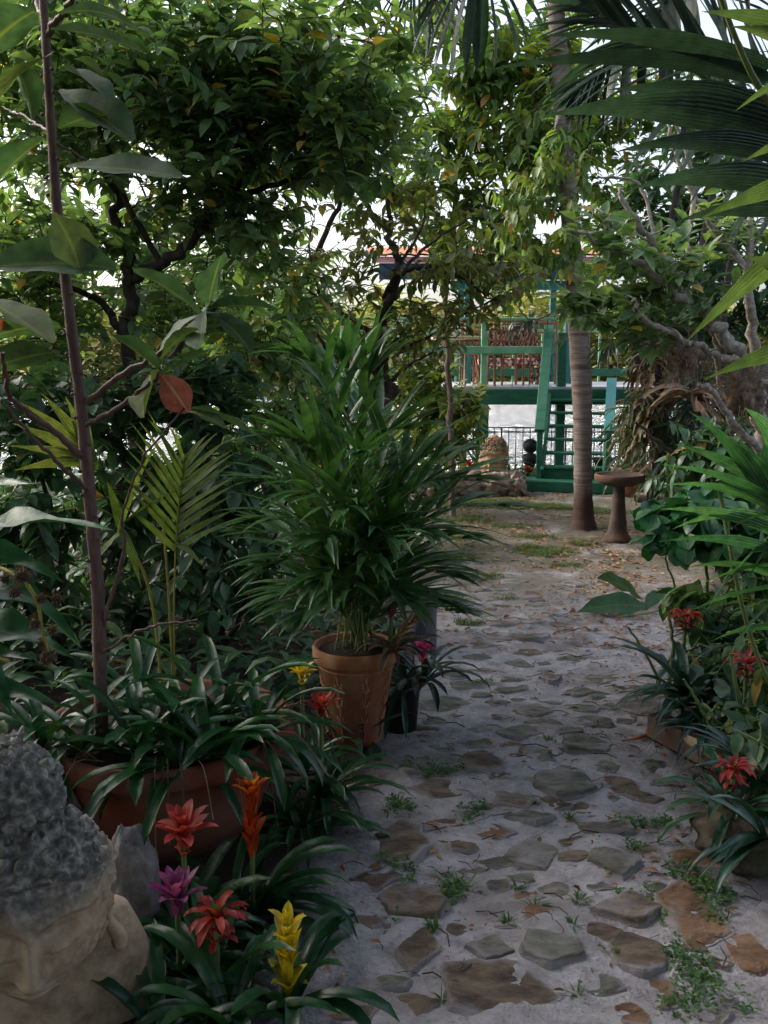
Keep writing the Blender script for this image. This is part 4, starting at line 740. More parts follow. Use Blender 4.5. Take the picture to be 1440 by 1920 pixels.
def fan(m, rm, stalk, ax, n, L, W, spread=2.6, droop=.9, r=.006, sp=None, prof='strap', rset=(0, 1), cup=.2, roll=0.):
    """fan palm leaf: segments radiating from the end of the stalk, centred on direction ax"""
    p = spl(stalk, 16); rm.tube(p, np.linspace(r, r*.7, 16), 6); c = p[-1]; ax = unit(ax); s = unit(np.cross(ax, [0, 0, 1.])) if sp is None else unit(sp); nn = np.cross(s, ax)
    th = np.linspace(-spread/2, spread/2, n); a = ax*np.cos(th)[:, None]+s*np.sin(th)[:, None]+nn*cup*np.abs(np.sin(th))[:, None]+rng.normal(0, .03, (n, 3)); az, el = fib(a)
    m.leaves(np.repeat(c[None], n, 0), az, el, el-droop*rng.uniform(.5, 1.2, n), L*(1-.22*np.abs(th)/spread*2)*rng.uniform(.92, 1.05, n), W, prof, n=8, fold=.3, roll=roll+rng.normal(0, .2, n), pw=1.8, rnd=rng.uniform(*rset, n))
def plant(name, label, cat, base, group=None): return root(name, base, label, cat, group)
# --- bromeliads
def bromeliad(c, label, fcol, kind, fz, fs, nl=16, L=.3, W=.03, mat='strap', name='bromeliad', tilt=(0, 0), group='flowering bromeliads', el=(.35, 1.3), stalk='stem'):
    c = np.array(c, float); t = root(name, c, label, 'bromeliad', group)
    rosette('leaves', c, nl, L, W, mat, None, parent=t, el=el, dr=1.7)
    top = c+[tilt[0], tilt[1], fz]; m = M(); m.tube(spl([c, (c+top)/2+[tilt[0]*.1, 0, 0], top], 8), .008, 6); m.build('stalk', MT[stalk], t); m = M()
    ax = unit(top-c)
    def whorl(z, k, l, w_, e0, e1, ph=0, prof='bract', rnd=None):
        az = np.arange(k)*2*pi/k+ph+rng.normal(0, .12, k); b = top-ax*z
        m.leaves(np.repeat(b[None], k, 0)+np.stack([np.cos(az)*.005, np.sin(az)*.005, 0*az], 1), az, np.full(k, e0)+rng.normal(0, .12, k), e1+rng.normal(0, .2, k), l*rng.uniform(.85, 1.15, k), w_, prof, n=7, fold=.22, pw=1.2, rnd=rnd if rnd is not None else rng.random(k))
    if kind == 'star':
        for q, (k, l, e0, e1) in enumerate([(6, 1., .25, -.3), (7, .95, .6, .15), (6, .75, 1.0, .7), (5, .5, 1.3, 1.1)]): whorl(.0+.045*fs*(3-q)*1.2, k, fs*l, fs*.33, e0+.4, e1+.3, q*.5)
        for q in range(3): whorl(fs*(.25+.25*q), 4, fs*.45, fs*.26, 1.1, .9-.5*(q == 2), q)
    elif kind == 'flop':
        for q, (k, l, e0, e1) in enumerate([(7, 1., .7, -.9), (7, .95, .95, -.6), (4, .8, 1.3, -.1)]): whorl(.02*fs*(2-q), k, fs*l, fs*.22, e0, e1-.2, q*.5, 'strap')
        for q in range(2): whorl(fs*(.35+.3*q), 5, fs*.6, fs*.2, .9, -.8, q, 'strap')
    elif kind == 'torch':
        nw = int(max(5, fz/ (fs*.42)))
        for q in range(nw): whorl(fz*.8*q/nw+fs*.35, 4, fs*(1.05 if q else .9), fs*.34, 1.42, (.45 if (q % 2 or q == 0) else 1.15), q*.78)
        whorl(-.01, 5, fs*.4, fs*.12, 1.45, 1.3, .3)
    elif kind == 'trumpet':
        for q in range(5): whorl(fs*(.35+.42*q), 3, fs*.95, fs*.38, 1.45, 1.3-.1*q, q*.9, rnd=rng.uniform(0, .35, 3))
        whorl(fs*.15, 5, fs*.85, fs*.3, 1.25, .45, .2, rnd=rng.uniform(.3, .6, 5)); whorl(0, 5, fs*.6, fs*.26, 1.4, .95, .5, rnd=rng.uniform(.8, 1, 5))
    elif kind == 'cup':
        for q, (k, l, e0, e1) in enumerate([(6, 1., .6, .35), (6, .9, .9, .8), (5, .6, 1.25, 1.2)]): whorl(.05*fs*(2-q), k, fs*l, fs*.3, e0, e1, q*.5)
        for q in range(2): whorl(fs*(.3+.25*q), 4, fs*.5, fs*.3, 1.3, 1.1, q)
    m.build('flower', MT[fcol], t)
    if kind == 'flop' or kind == 'cup':
        m = M(); k = 7; az = rng.uniform(0, 6.28, k); m.leaves(np.repeat(top[None], k, 0)+rng.normal(0, .006, (k, 3)), az, rng.uniform(1., 1.5, k), 1.2, fs*.38, fs*.09, 'obov', n=3, fold=.4); m.build('pistil', MT['vari'], t)
    return t
def at(px, py, Y): return P(px, py, Y)
def brom_at(px, py, Y, zb, label, fcol, kind, fs, **kw):
    p = at(px, py, Y); lean = kw.pop('lean', (0, 0)); return bromeliad((p[0]-lean[0], Y-lean[1], zb), label, fcol, kind, p[2]-zb, fs, tilt=lean, **kw)
brom_at(538, 1735, 2.08, .0, 'tall yellow torch bromeliad at the bottom beside the path', 'yellow', 'torch', .085, L=.34, W=.042, nl=13)
brom_at(405, 1722, 2.12, .0, 'dusky red bromeliad with drooping strap petals left of the yellow one', 'red', 'flop', .095, L=.34, W=.044, nl=14)
brom_at(332, 1682, 2.2, .02, 'purple pointed bromeliad beside the grey rock', 'purple', 'cup', .095, L=.28, W=.038, nl=12)
brom_at(343, 1560, 2.33, .02, 'pinkish red star bromeliad in front of the big terracotta bowl', 'pink', 'star', .095, L=.3, W=.042, nl=14)
brom_at(470, 1490, 2.46, .02, 'orange torch bromeliad with a flared yellow tip in front of the big terracotta bowl', 'orange', 'trumpet', .095, L=.38, W=.04, nl=16)
brom_at(602, 1325, 3.1, .05, 'small bright red bromeliad left of the relief pot', 'red', 'cup', .075, L=.34, W=.03, nl=20)
brom_at(566, 1262, 3.2, .1, 'small yellow bromeliad flower behind the bright red one', 'yellow', 'star', .06, L=.3, W=.028, nl=14)
brom_at(793, 1220, 3.95, .18, 'magenta bromeliad in the black nursery pot', 'magenta', 'star', .075, L=.34, W=.03, nl=18, mat='bstrap')
brom_at(733, 1152, 3.75, .4, 'dark pink bromeliad at the back rim of the relief pot', 'magenta', 'cup', .05, L=.22, W=.025, nl=10, mat='bstrap')
brom_at(1375, 1445, 2.95, .05, 'scarlet bromeliad in the stone planter at the right edge', 'red', 'flop', .085, L=.34, W=.034, nl=20)
brom_at(1285, 1158, 4.15, .05, 'dark red bromeliad under the broad glossy leaves on the right', 'red', 'flop', .095, L=.3, W=.035, nl=14, mat='bstrap')
brom_at(1400, 1245, 3.6, .05, 'dull red bromeliad deep in the right-hand bed', 'red', 'flop', .09, L=.3, W=.035, nl=14, mat='bstrap')
brom_at(990, 885, 12.1, .02, 'red bromeliad between pale angular stone and stair base', 'red', 'star', .13, L=.35, W=.05, nl=20, mat='palm')
brom_at(880, 872, 12.0, .05, 'small red bromeliad left of the carved stone head', 'red', 'star', .1, L=.4, W=.05, nl=22, mat='strap')
# dried flower spike
p = at(735, 1200, 3.6); t = root('dried_bromeliad', p-[0, 0, .05], 'dried rusty orange bromeliad hanging over the front of the relief pot', 'bromeliad')
m = M(); 
for q in range(9):
    b = p+np.array([.012*q, -.02, .012*q]); m.leaves(np.repeat(b[None], 3, 0), rng.normal(.1, .9, 3), rng.uniform(.3, 1.2, 3), rng.uniform(-.1, .8, 3), .07, .012, 'bract', n=4, fold=.4, rnd=rng.uniform(.3, .8, 3))
m.build('dried_flower', MT['litter'], t)
rosette('leaves', p-[0, 0, .06], 22, .16, .02, 'dead', None, parent=t, dr=2.)
# --- big terracotta bowl with its plants
bc = np.array([X(318, 1400, 2.98), 2.98, .0]); br = .41
def bowlrib(r, z, th): return r*(1+.01*np.sin(th*3)+.006*np.sin(z*90))
pot('terracotta_bowl', bc, [(.2, 0), (.24, .02), (.3, .1), (.345, .2), (.375, .3), (.39, .33), (br, .34), (br+.015, .36), (br+.015, .4), (br, .415), (.385, .41), (.375, .36), (.01, .36)], 'terra', 'wide dark terracotta bowl crowded with green strap leaves', (.37, .385), k=64, fn=bowlrib)
m = M(); pt = []
BOWL = [(330,1400,2.62,.3,.04,16,'bromeliad hanging lowest over the middle of the terracotta bowl'),(80,1350,2.72,.32,.036,14,'bromeliad hanging between bowl and stone head'),(150,1340,2.75,.32,.036,16,'bromeliad spilling over the front left rim of the terracotta bowl'),(260,1380,2.68,.32,.04,18,'bromeliad spilling over the front rim of the terracotta bowl'),(390,1380,2.68,.34,.04,18,'bromeliad hanging over the front right rim of the terracotta bowl'),(190,1320,2.85,.30,.03,12,'green bromeliad hanging over the left rim of the terracotta bowl'),(415,1290,2.95,.44,.042,26,'large upright bromeliad filling the right half of the terracotta bowl'),(330,1330,2.8,.34,.032,16,'low bromeliad at the front middle of the terracotta bowl'),(480,1340,2.85,.38,.032,18,'bromeliad arching over the right rim of the terracotta bowl'),(260,1290,3.15,.36,.034,14,'bromeliad at the back of the terracotta bowl beside the sapling')]
for px, py, Y, L_, W_, k_, lb in BOWL: rosette('bromeliad', [X(px, py, Y), Y, .39], k_, L_, W_, 'strap', lb, 'bromeliad', 'leafy bromeliads in the terracotta bowl', el=(-.1, 1.35), dr=1.3)
rosette('bromeliad', [X(430, 1740, 2.02), 2.0, .0], 14, .36, .036, 'strap', 'flowerless bromeliad between the red and yellow blooms', 'bromeliad', 'leafy bromeliads by the path', el=(.3, 1.3), dr=1.5)
rosette('bromeliad', [X(300, 1850, 1.95), 1.95, .0], 14, .33, .036, 'strap', 'flowerless bromeliad right of the pale stone block', 'bromeliad', 'leafy bromeliads by the path', el=(.2, 1.2), dr=1.5)
rosette('bromeliad', [X(560, 1420, 2.95), 2.95, .0], 20, .4, .03, 'strap', 'flowerless bromeliad at the foot of the relief pot', 'bromeliad', 'leafy bromeliads by the path', el=(.4, 1.3), dr=1.6)
rosette('bromeliad', [X(430, 1600, 2.5), 2.5, .0], 16, .32, .034, 'strap', 'flowerless bromeliad in the dark below the orange bloom', 'bromeliad', 'leafy bromeliads by the path', el=(.2, 1.2), dr=1.5)
m = M()
for i in range(26):
    a = rng.uniform(-2.6, .2); b = bc+[cos(a)*.33, sin(a)*.33, .4]; d = np.array([cos(a), sin(a), 0])*rng.uniform(.12, .3)
    m.tube(spl([b, b+d*.6+[0, 0, .05], b+d+[0, 0, -rng.uniform(.03, .25)]], 7), .002, 4, rnd=rng.random())
grp(m.build('dead_stalks', MT['dead'], loc=bc+[0, 0, .4]), 'dry pale stalks hanging out of the terracotta bowl', 'stalks', kind='stuff')
# --- relief pot with palm
rc = onz(G(668, 1428)); rc[1] = 3.72; rc[0] = X(668, 1330, 3.72)
def relief(t):
    m = M()
    for a0 in np.arange(8)*2*pi/8+.3:
        def on(z, a): r = np.interp(z, [0, .4], [.105, .163])+.003; return rc+np.array([cos(a)*r, sin(a)*r, z])
        m.tube([on(.03+z, a0+.02*sin(z*60)) for z in np.linspace(0, .3, 14)], .0045, 5)
        for zc in (.1, .17, .24):
            for sg in (-1, 1):
                for q in range(3): m.tube([on(zc+.005, a0), on(zc+.02+q*.012, a0+sg*.1), on(zc+.012+q*.022, a0+sg*(.2-q*.03))], [.003, .0045, .001], 5)
    for z_ in (.33,): m.tube([on(z_, a)+0 for a in np.linspace(0, 2*pi, 60)], .004, 5)
    m.build('relief', MT['terra2'], t)
pot('relief_pot', rc, [(.1, 0), (.104, .004), (.158, .345), (.172, .35), (.18, .36), (.182, .405), (.176, .415), (.165, .412), (.155, .37), (.01, .37)], 'terra2', 'tall orange terracotta pot with raised leaf pattern holding the palm', (.155, .39), k=64, relief=relief)
t = plant('potted_palm', 'large dark green potted palm with broad leaflets in the relief pot', 'palm', rc+[0, 0, .39]); lm, sm = M(), M(); b0 = rc+[0, 0, .38]
FR = [(560,665,3.4),(640,670,3.6),(700,690,3.75),(600,720,3.9),(770,800,3.6),(860,850,3.9),(940,950,3.8),(870,1010,3.4),(520,820,3.5),(470,900,3.8),(500,1060,3.5),(800,900,4.2),(850,1060,4.0),(740,780,4.1),(680,850,3.3),(560,930,3.3),(640,960,3.2),(800,1000,3.3),(450,1000,4.0),(740,1010,3.2),(830,1130,3.7),(590,1090,3.35),(900,900,3.6),(700,930,3.9),(570,1150,3.45),(640,1120,3.3),(520,1120,3.7),(760,1120,3.35),(840,1080,3.55),(600,1020,3.25),(700,1060,3.2),(860,1150,3.8),(480,980,3.5)]
for px, py, Y in FR:
    tip = at(px, py, Y); d = tip-b0; hz = np.array([d[0], d[1], 0]); p1 = b0+hz*.12+[rng.normal(0, .03), rng.normal(0, .03), d[2]*.4+.05]; p2 = b0+hz*.5+[0, 0, d[2]*.85+.07]
    frond(lm, sm, [b0+rng.normal(0, .03, 3)*[1, 1, 0], p1, p2, tip], 10, .36, .038, ang=(.68, .15), droop=.5, r=.0045, start=.36, vee=.2, seg=8, taper=.75, jit=.12)
sm.build('stems', MT['stem'], t); lm.build('leaves', MT['palm'], t)
nc = onz(G(752, 1380)); pot('nursery_pot', nc+[0, .08, 0], [(.07, 0), (.085, .19), (.095, .19), (.097, .215), (.085, .215), (.01, .18)], 'blackp', 'small black plastic nursery pot right of the relief pot', (.08, .2))
rosette('bromeliad', nc+[.02, .08, .2], 18, .33, .03, 'bstrap', 'dark strap leaved bromeliad in the black nursery pot', 'bromeliad', 'leafy bromeliads by the path', el=(-.3, 1.1), dr=1.2)
gc = onz(G(795, 1212)); gc[1] = 5.1; gc[0] = X(793, 1150, 5.1); m = M(); m.lathe(gc, [(.07, -.02), (.078, .05), (.074, .2), (.08, .33), (.07, .345), (.01, .34)], 24, fn=lambda r, z, t: r*(1+.04*np.sin(t*5+z*8))); grp(m.build('wooden_post', MT['post'], loc=gc), 'short grey weathered wooden post behind the potted palm', 'post')
# --- sapling with big leaves (magnolia-like)
sb = np.array([X(185, 1290, 2.8), 2.8, .39]); T = lambda px, py, Y=2.8: at(px, py, Y)
t = plant('large_leaf_sapling', 'slim reddish sapling with huge oval leaves growing from the terracotta bowl', 'sapling', sb); bm_, lf = M(), M()
tr = [sb, T(185, 1150), T(176, 1020), T(165, 900), T(152, 760), T(138, 650), T(125, 540), T(108, 400), T(100, 300), T(92, 180), T(85, 60), T(78, -40), T(72, -200)]
p_ = spl(tr, 70); bm_.tube(p_, np.interp(np.linspace(0, 1, 70), [0, 1], [.022, .010])*(1+.06*np.sin(np.arange(70)*1.7)), 10)
BR = [([(160,755,2.8),(250,690,2.75),(345,632,2.7),(380,600,2.65)], .013), ([(155,800,2.8),(240,752,2.7),(300,700,2.65)], .011), ([(160,858,2.8),(90,800,2.7),(20,745,2.6),(5,660,2.5)], .014), ([(168,920,2.8),(100,860,2.6),(0,750,2.5)], .010), ([(185,1200,2.8),(230,1040,2.75),(230,970,2.7),(270,860,2.65),(345,765,2.6)], .007), ([(190,1225,2.8),(270,1180,2.7),(370,1162,2.65)], .007), ([(90,65,2.8),(130,10,2.7),(160,-60,2.6)], .013), ([(100,50,2.8),(70,10,2.9),(60,-80,3)], .012), ([(106,260,2.8),(60,225,3.1),(0,200,3.3)], .006), ([(108,270,2.8),(160,300,2.9),(240,345,3.1)],.006)]
for pts, r_ in BR: q = spl([T(*a) for a in pts], 22); q[1:-1] += rng.normal(0, .003, (20, 3)); bm_.tube(q, np.linspace(r_*.8, r_*.4, 22), 7)
for i in range(26): bm_.blob(p_[4+i*2]+np.array([rng.choice([-1, 1])*.018, -.014, 0]), (.006, .006, .006), nu=8, nv=6)
bm_.build('trunk', MT['sapling'], t)
def bigleaf(a, b, w_, mt, Ya=2.7, Yb=2.6, dr=.4, roll=0., fold=.12, wave=.1, rn=None, prof='obov', mm=None):
    A, B = at(*a, Ya), at(*b, Yb); d = B-A; L_ = np.linalg.norm(d); az, el = fib(d); (mm or mt).leaves([A], az, el+dr*.45, el-dr*.55, L_*1.03, w_*S(a[1], Ya), prof, n=12, fold=fold, roll=roll, wave=wave, rnd=rn if rn is not None else rng.random())
BL = [((-40,505),(210,500),75,1.0),((100,400),(150,500),85,.9),((-60,250),(90,100),95,.8),((125,312),(335,330),52,.9),((110,170),(245,262),62,.8),((95,55),(268,95),48,.4),((110,25),(262,52),30,.2),((-30,640),(110,610),60,.2),((-30,560),(95,640),56,.6),((385,600),(255,508),56,.7),((390,575),(415,480),72,.9),((385,575),(375,648),60,1.0),((385,580),(515,578),40,.3),((385,585),(470,655),44,.6),((375,590),(300,660),40,.2),
((300,690),(270,780),78,.9),((305,700),(215,632),44,.6),((310,700),(400,655),34,.5),((300,675),(370,615),20,.3),((-30,380),(80,260),60,.5),((-60,140),(60,20),70,.4),((60,225),(30,120),50,.5),((110,240),(195,215),56,.3),((115,130),(205,190),44,.5),((345,765),(475,812),40,.3),((340,768),(420,800),26,.6),((-20,60),(70,45),40,.6),((-40,700),(95,660),52,.1),((150,-30),(220,18),70,.3),((60,-40),(10,60),60,.5)]
for a, b, w_, rl in BL: bigleaf(a, b, w_*1.3, lf, dr=rng.uniform(.1, .6), roll=(rl-.5)*1.8, Ya=2.7, Yb=rng.uniform(2.5, 2.75), fold=rng.uniform(.08, .3))
lf.build('leaves', MT['magnolia'], t)
lf = M(); bigleaf((300, 700), (352, 770), 62, lf, Ya=2.63, Yb=2.6, dr=.1, roll=1.3, fold=.06); lf.build('red_leaf', MT['redleaf'], t); lf = M(); bigleaf((20, 610), (-30, 640), 50, lf, roll=.8); lf.build('red_leaf', MT['redleaf'], t)
# --- corn plant with flower stalk
cb = np.array([-1.12, 1.95, .25]); t = plant('corn_plant', 'broad wavy leaved plant with a brown flowering stalk at the left edge', 'plant', (cb[0], cb[1], 0)); m = M(); m.tube(spl([[cb[0], cb[1], 0], cb, cb+[.02, 0, .75]], 12), .022, 8); m.build('stem', MT['dbark'], t); lf = M()
for a, b, w_, d in [((-110,1010),(205,985),62,.5),((-110,1110),(160,1190),70,1.3),((-110,1180),(135,1225),80,.6),((-110,1230),(30,1330),80,1.2),((-120,1330),(110,1310),60,.9),((-110,1060),(120,1080),60,.9),((-120,960),(60,900),50,.6),((-120,1260),(60,1230),70,.5)]:
    bigleaf(a, b, w_, lf, Ya=1.9, Yb=1.8, dr=d, wave=.35, fold=.2, prof='lance', roll=rng.uniform(.2, .8))
lf.build('leaves', MT['gloss'], t); m = M(); st = spl([at(-80, 1030, 1.85), at(0, 1065, 1.75), at(45, 1090, 1.72), at(70, 1130, 1.7), at(78, 1175, 1.7), at(88, 1215, 1.7), at(88, 1235, 1.7)], 30); m.tube(st, np.linspace(.005, .0025, 30), 7)
m.build('flower_stalk', MT['ystem'], t)
for px, py, r_ in [(42,1080,19),(30,1110,14),(78,1122,12),(106,1122,14),(68,1168,15),(98,1182,13),(78,1206,11),(88,1232,19),(10,1085,12)]:
    m = M(); c = at(px, py, 1.7); k = 46; d = unit(rng.normal(0, 1, (k, 3))); r_ = r_*S(py, 1.7); az, el = fib(d); m.blob(c, (r_*.6,)*3, nu=10, nv=8, amp=.3); m.leaves(c+d*r_*.4, az, el, el, r_*.75, r_*.22, 'obov', n=2, fold=.5, rnd=rng.uniform(.3, .9, k)); m.build('flower_cluster', MT['dead'], t)
# --- young yellow-green palm and broken leaf
yb = np.array([X(322, 1290, 3.3), 3.3, .0]); t = plant('young_palm', 'yellow green young palm frond rising behind the terracotta bowl', 'palm', yb); lm, sm = M(), M(); Y_ = 3.2
frond(lm, sm, [yb, at(326, 1180, 3.3), at(331, 1000, 3.2), at(345, 860, 3.1)], 11, .29, .021, ang=(.85, .45), droop=.15, up=(0, -1, .15), vee=.0, r=.006, start=.6, prof='lance', rset=(0, .4), taper=.85, seg=6, jit=.03, roll=1.25)
sm.tube(spl([yb+[.01, 0, 0], at(318, 1150, 3.3), at(305, 960, 3.25)], 14), .005, 6); sm.tube(spl([yb+[-.02, 0, 0], at(285, 1130, 3.3), at(225, 990, 3.2)], 14), .006, 6)
for a, b in (((225,1000),(300,820)),((225,1000),(160,1080)),((230,985),(365,905)),((225,990),(200,900)),((330,1020),(380,1060)),((228,995),(265,1100))): bigleaf(a, b, 18, lm, Ya=3.2, Yb=3.1, dr=.4, prof='lance', rn=rng.uniform(0, .5))
sm.build('stems', MT['ystem'], t); lm.build('leaves', MT['ypalm'], t)
t = plant('fan_palm_leaf', 'broken pale yellow fan palm leaf behind the sapling trunk', 'palm leaf', at(175, 870, 3.6)); lm, sm = M(), M()
fan(lm, sm, [at(175, 1250, 3.7), at(178, 1000, 3.6), at(175, 868, 3.5)], at(70, 760, 3.4)-at(175, 868, 3.5), 7, .36, .05, spread=1.5, droop=.25, sp=(at(140, 700, 3.4)-at(20, 860, 3.4)), prof='lance', rset=(.5, 1), roll=1.2); sm.build('stalk', MT['ystem'], t); lm.build('blade', MT['ypalm'], t)
# --- the large leafy tree over the left half, and others behind
def B(px, Y): return np.array([X(px, 900, Y), Y, 0.])
Q = lambda L_: [at(*a) for a in L_]
b = B(250, 5.6); tree('leafy_tree', 'large dense dark green tree filling the upper left', 'tree', b,
 [([b]+Q([(262,900,5.6),(240,680,5.5),(245,520,5.4),(215,380,5.3),(200,200,5.2)]), .06, .02), (Q([(245,520,5.4),(340,470,5.2),(430,370,5.1),(520,240,5.0),(640,60,4.9)]), .035, .012), (Q([(240,650,5.5),(180,560,5.6),(60,520,5.5)]), .03, .01), (Q([(300,490,5.3),(230,360,5.2),(170,180,5.0),(120,0,5.0)]), .02, .01), (Q([(262,820,5.6),(330,660,5.5),(420,560,5.4)]), .025, .01), (Q([(430,370,5.1),(560,330,5.0),(700,250,4.9)]), .018, .006)],
 cloud([(250,60,330,150,5,.8,150),(560,110,230,160,4.8,.7,130),(80,200,200,150,5.2,.6,100),(380,180,200,110,4.9,.6,120),(650,250,130,110,4.8,.5,90),(430,300,180,80,5,.6,60),(120,440,180,80,5.5,.6,80),(480,430,110,70,5.2,.5,45),(60,600,130,90,5.6,.5,60),(330,380,90,60,5.3,.4,22),(560,560,90,60,5.6,.5,25),(330,560,120,70,5.7,.5,45)]),
 'dbark', 'mid', k=10, tl=.2, L=(.085, .14), W=(.38, .5), droop=.6, gr=.25)
b = B(560, 7.4); tree('leafy_tree', 'darker tree standing behind the large tree at upper left', 'tree', b, [([b]+Q([(560,760,7.4),(540,600,7.4),(500,400,7.3),(420,200,7.2)]), .06, .02), (Q([(540,600,7.4),(620,420,7.2),(690,250,7.2)]), .03, .01), (Q([(520,500,7.4),(380,420,7.2),(250,330,7)]), .03, .01)],
 cloud([(150,100,260,200,7.5,.8,130),(450,150,250,180,7.2,.8,130),(700,200,140,170,7,.7,60),(250,480,220,110,7.4,.7,85),(480,560,130,100,7.2,.6,50),(60,420,110,180,7.6,.5,60)]), 'dbark', 'mid', k=10, tl=.28, L=(.1, .16), droop=.6, gr=.3)
b = B(705, 7.0); gn = [([b]+Q([(705,760,7),(718,690,7),(712,620,7),(735,560,6.9),(745,500,6.9),(730,430,6.9),(735,330,6.9)]), .07, .012), (Q([(712,620,7),(740,525,6.9),(800,500,6.8),(860,520,6.7),(920,560,6.7)]), .028, .006), (Q([(735,560,6.9),(760,500,7),(830,440,7.1),(900,400,7.1)]), .02, .005), (Q([(715,640,7),(660,600,7),(600,560,6.9),(545,520,6.8)]), .024, .006), (Q([(708,700,7),(640,680,7),(590,620,7.1),(560,540,7.1)]), .022, .006), (Q([(720,660,7),(790,640,6.9),(850,600,6.8),(930,560,6.7)]), .02, .004), (Q([(730,440,6.9),(690,380,6.9),(680,300,6.9)]), .012, .004), (Q([(745,500,6.9),(790,430,6.8),(800,350,6.8)]), .013, .004), (Q([(600,560,6.9),(580,470,6.9),(590,400,6.9)]), .012, .004), (Q([(705,740,7),(760,690,6.9),(830,650,6.8)]), .02, .004), (Q([(708,720,7),(650,720,6.9),(560,690,6.8),(500,640,6.8)]), .02, .005)]
tree('gnarled_shrub', 'gnarled twiggy shrub with twisted dark stems and yellowish leaves left of the deck', 'shrub', b, gn, cloud([(720,400,190,110,7,.5,60),(830,520,110,70,6.8,.4,26),(620,520,120,80,6.9,.5,34),(880,570,70,50,6.7,.3,14),(700,600,180,60,7,.4,26),(560,640,100,60,6.9,.4,22),(800,640,90,40,6.8,.3,12),(880,490,110,40,6.6,.4,26),(800,600,70,50,6.7,.3,16),(960,520,60,40,6.6,.3,8)]), 'dbark', 'olive', k=7, tl=.16, L=(.08, .13), droop=.7, gr=.45, join=.8, tw_r=.0035)
m = M(); m.blob(at(715, 735, 6.95), (.12, .1, .1), amp=.45, fq=4); grp(m.build('root_knot', MT['dbark']), 'dark fibrous knot clinging to the foot of the gnarled shrub', 'root knot')
b = B(850, 9.6); tree('slender_tree', 'pale green slender tree in front of the bright sky gap', 'tree', b, [([b]+Q([(845,760,9.6),(835,560,9.6),(850,400,9.5),(870,200,9.4),(860,20,9.4)]), .035, .012), (Q([(850,400,9.5),(930,330,9.4),(1010,250,9.3)]), .018, .006), (Q([(860,300,9.5),(800,200,9.4),(760,80,9.4)]), .018, .006)],
 cloud([(860,200,140,110,9.4,.7,62),(820,60,110,90,9.4,.7,36),(970,330,120,120,9.2,.6,50),(1000,220,110,90,9.2,.6,44),(950,450,90,60,9.1,.5,16),(760,330,80,60,9.3,.5,18),(1010,130,90,60,9.3,.5,22),(880,450,110,50,9.2,.5,24),(980,480,70,40,9.1,.4,16),(830,300,90,90,9.3,.6,22),(930,160,80,60,9.3,.5,20),(1010,40,110,60,9.3,.5,34),(900,120,80,60,9.4,.5,24),(840,370,80,70,9.4,.5,22),(930,400,90,50,9.3,.5,16)]), 'bark', 'light', k=10, tl=.26, L=(.12, .2), droop=.8, gr=.5)
b = B(1010, 8.4); tree('drooping_vine_tree', 'thin tree with drooping yellowish leaves beside the palm trunk', 'tree', B(1096, 9.7), [([B(1096, 9.7)]+Q([(1094,700,9.6),(1080,560,9.2),(1060,420,8.6),(1000,360,8.5)]), .02, .008), (Q([(1080,560,8.7),(1000,600,8.5),(960,560,8.4)]), .01, .004)],
 cloud([(990,400,90,80,8.5,.4,26),(950,500,80,50,8.4,.4,14),(1060,480,50,60,8.5,.3,8),(1040,300,80,80,8.5,.4,22)]), 'bark', 'light', k=8, tl=.22, L=(.1, .17), droop=1., gr=.9)
b = B(825, 10.2); tree('variegated_shrub', 'yellow green variegated shrub filling the space left of the deck stairs', 'shrub', b, [([b]+Q([(825,860,10.2),(820,780,10.2),(825,720,10.1)]), .02, .008), (Q([(825,860,10.2),(760,790,10.1),(730,740,10)]), .014, .006), (Q([(830,850,10.2),(880,800,10.1),(895,760,10.1)]), .012, .005)],
 cloud([(820,760,95,70,10.2,.5,100),(775,820,90,70,10.2,.5,80),(860,820,50,60,10.1,.4,40),(880,770,36,36,10,.3,16),(760,720,50,40,10.1,.3,20),(800,690,70,30,10.1,.3,26),(730,650,60,50,10.2,.4,22)]), 'bark', 'croton', k=9, tl=.18, L=(.1, .16), W=(.38, .5), droop=.5)
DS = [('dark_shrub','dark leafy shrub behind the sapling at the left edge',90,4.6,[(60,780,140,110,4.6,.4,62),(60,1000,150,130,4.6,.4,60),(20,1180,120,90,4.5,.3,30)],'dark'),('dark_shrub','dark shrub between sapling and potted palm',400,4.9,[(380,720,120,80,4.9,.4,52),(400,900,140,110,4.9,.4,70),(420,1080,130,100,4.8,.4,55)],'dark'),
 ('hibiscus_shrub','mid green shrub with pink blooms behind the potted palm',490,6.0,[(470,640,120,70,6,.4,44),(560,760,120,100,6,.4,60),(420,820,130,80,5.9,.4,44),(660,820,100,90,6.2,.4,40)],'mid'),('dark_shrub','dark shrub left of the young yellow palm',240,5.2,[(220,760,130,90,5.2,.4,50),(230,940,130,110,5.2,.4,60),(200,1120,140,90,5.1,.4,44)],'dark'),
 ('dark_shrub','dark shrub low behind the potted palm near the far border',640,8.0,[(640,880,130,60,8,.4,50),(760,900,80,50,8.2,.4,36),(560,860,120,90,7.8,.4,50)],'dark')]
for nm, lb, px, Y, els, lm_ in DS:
    b = B(px, Y); tree(nm, lb, 'shrub', b, [([b, b+[.05, 0, .5], b+[-.05, .05, 1.1]], .025, .01), ([b, b+[-.2, 0, .5], b+[-.35, .05, 1.]], .018, .008), ([b, b+[.2, 0, .4], b+[.4, .05, .9]], .018, .008)], cloud(els), 'dbark', lm_, k=9, tl=.2, L=(.08, .15), W=(.45, .6), droop=.6, gr=.3)
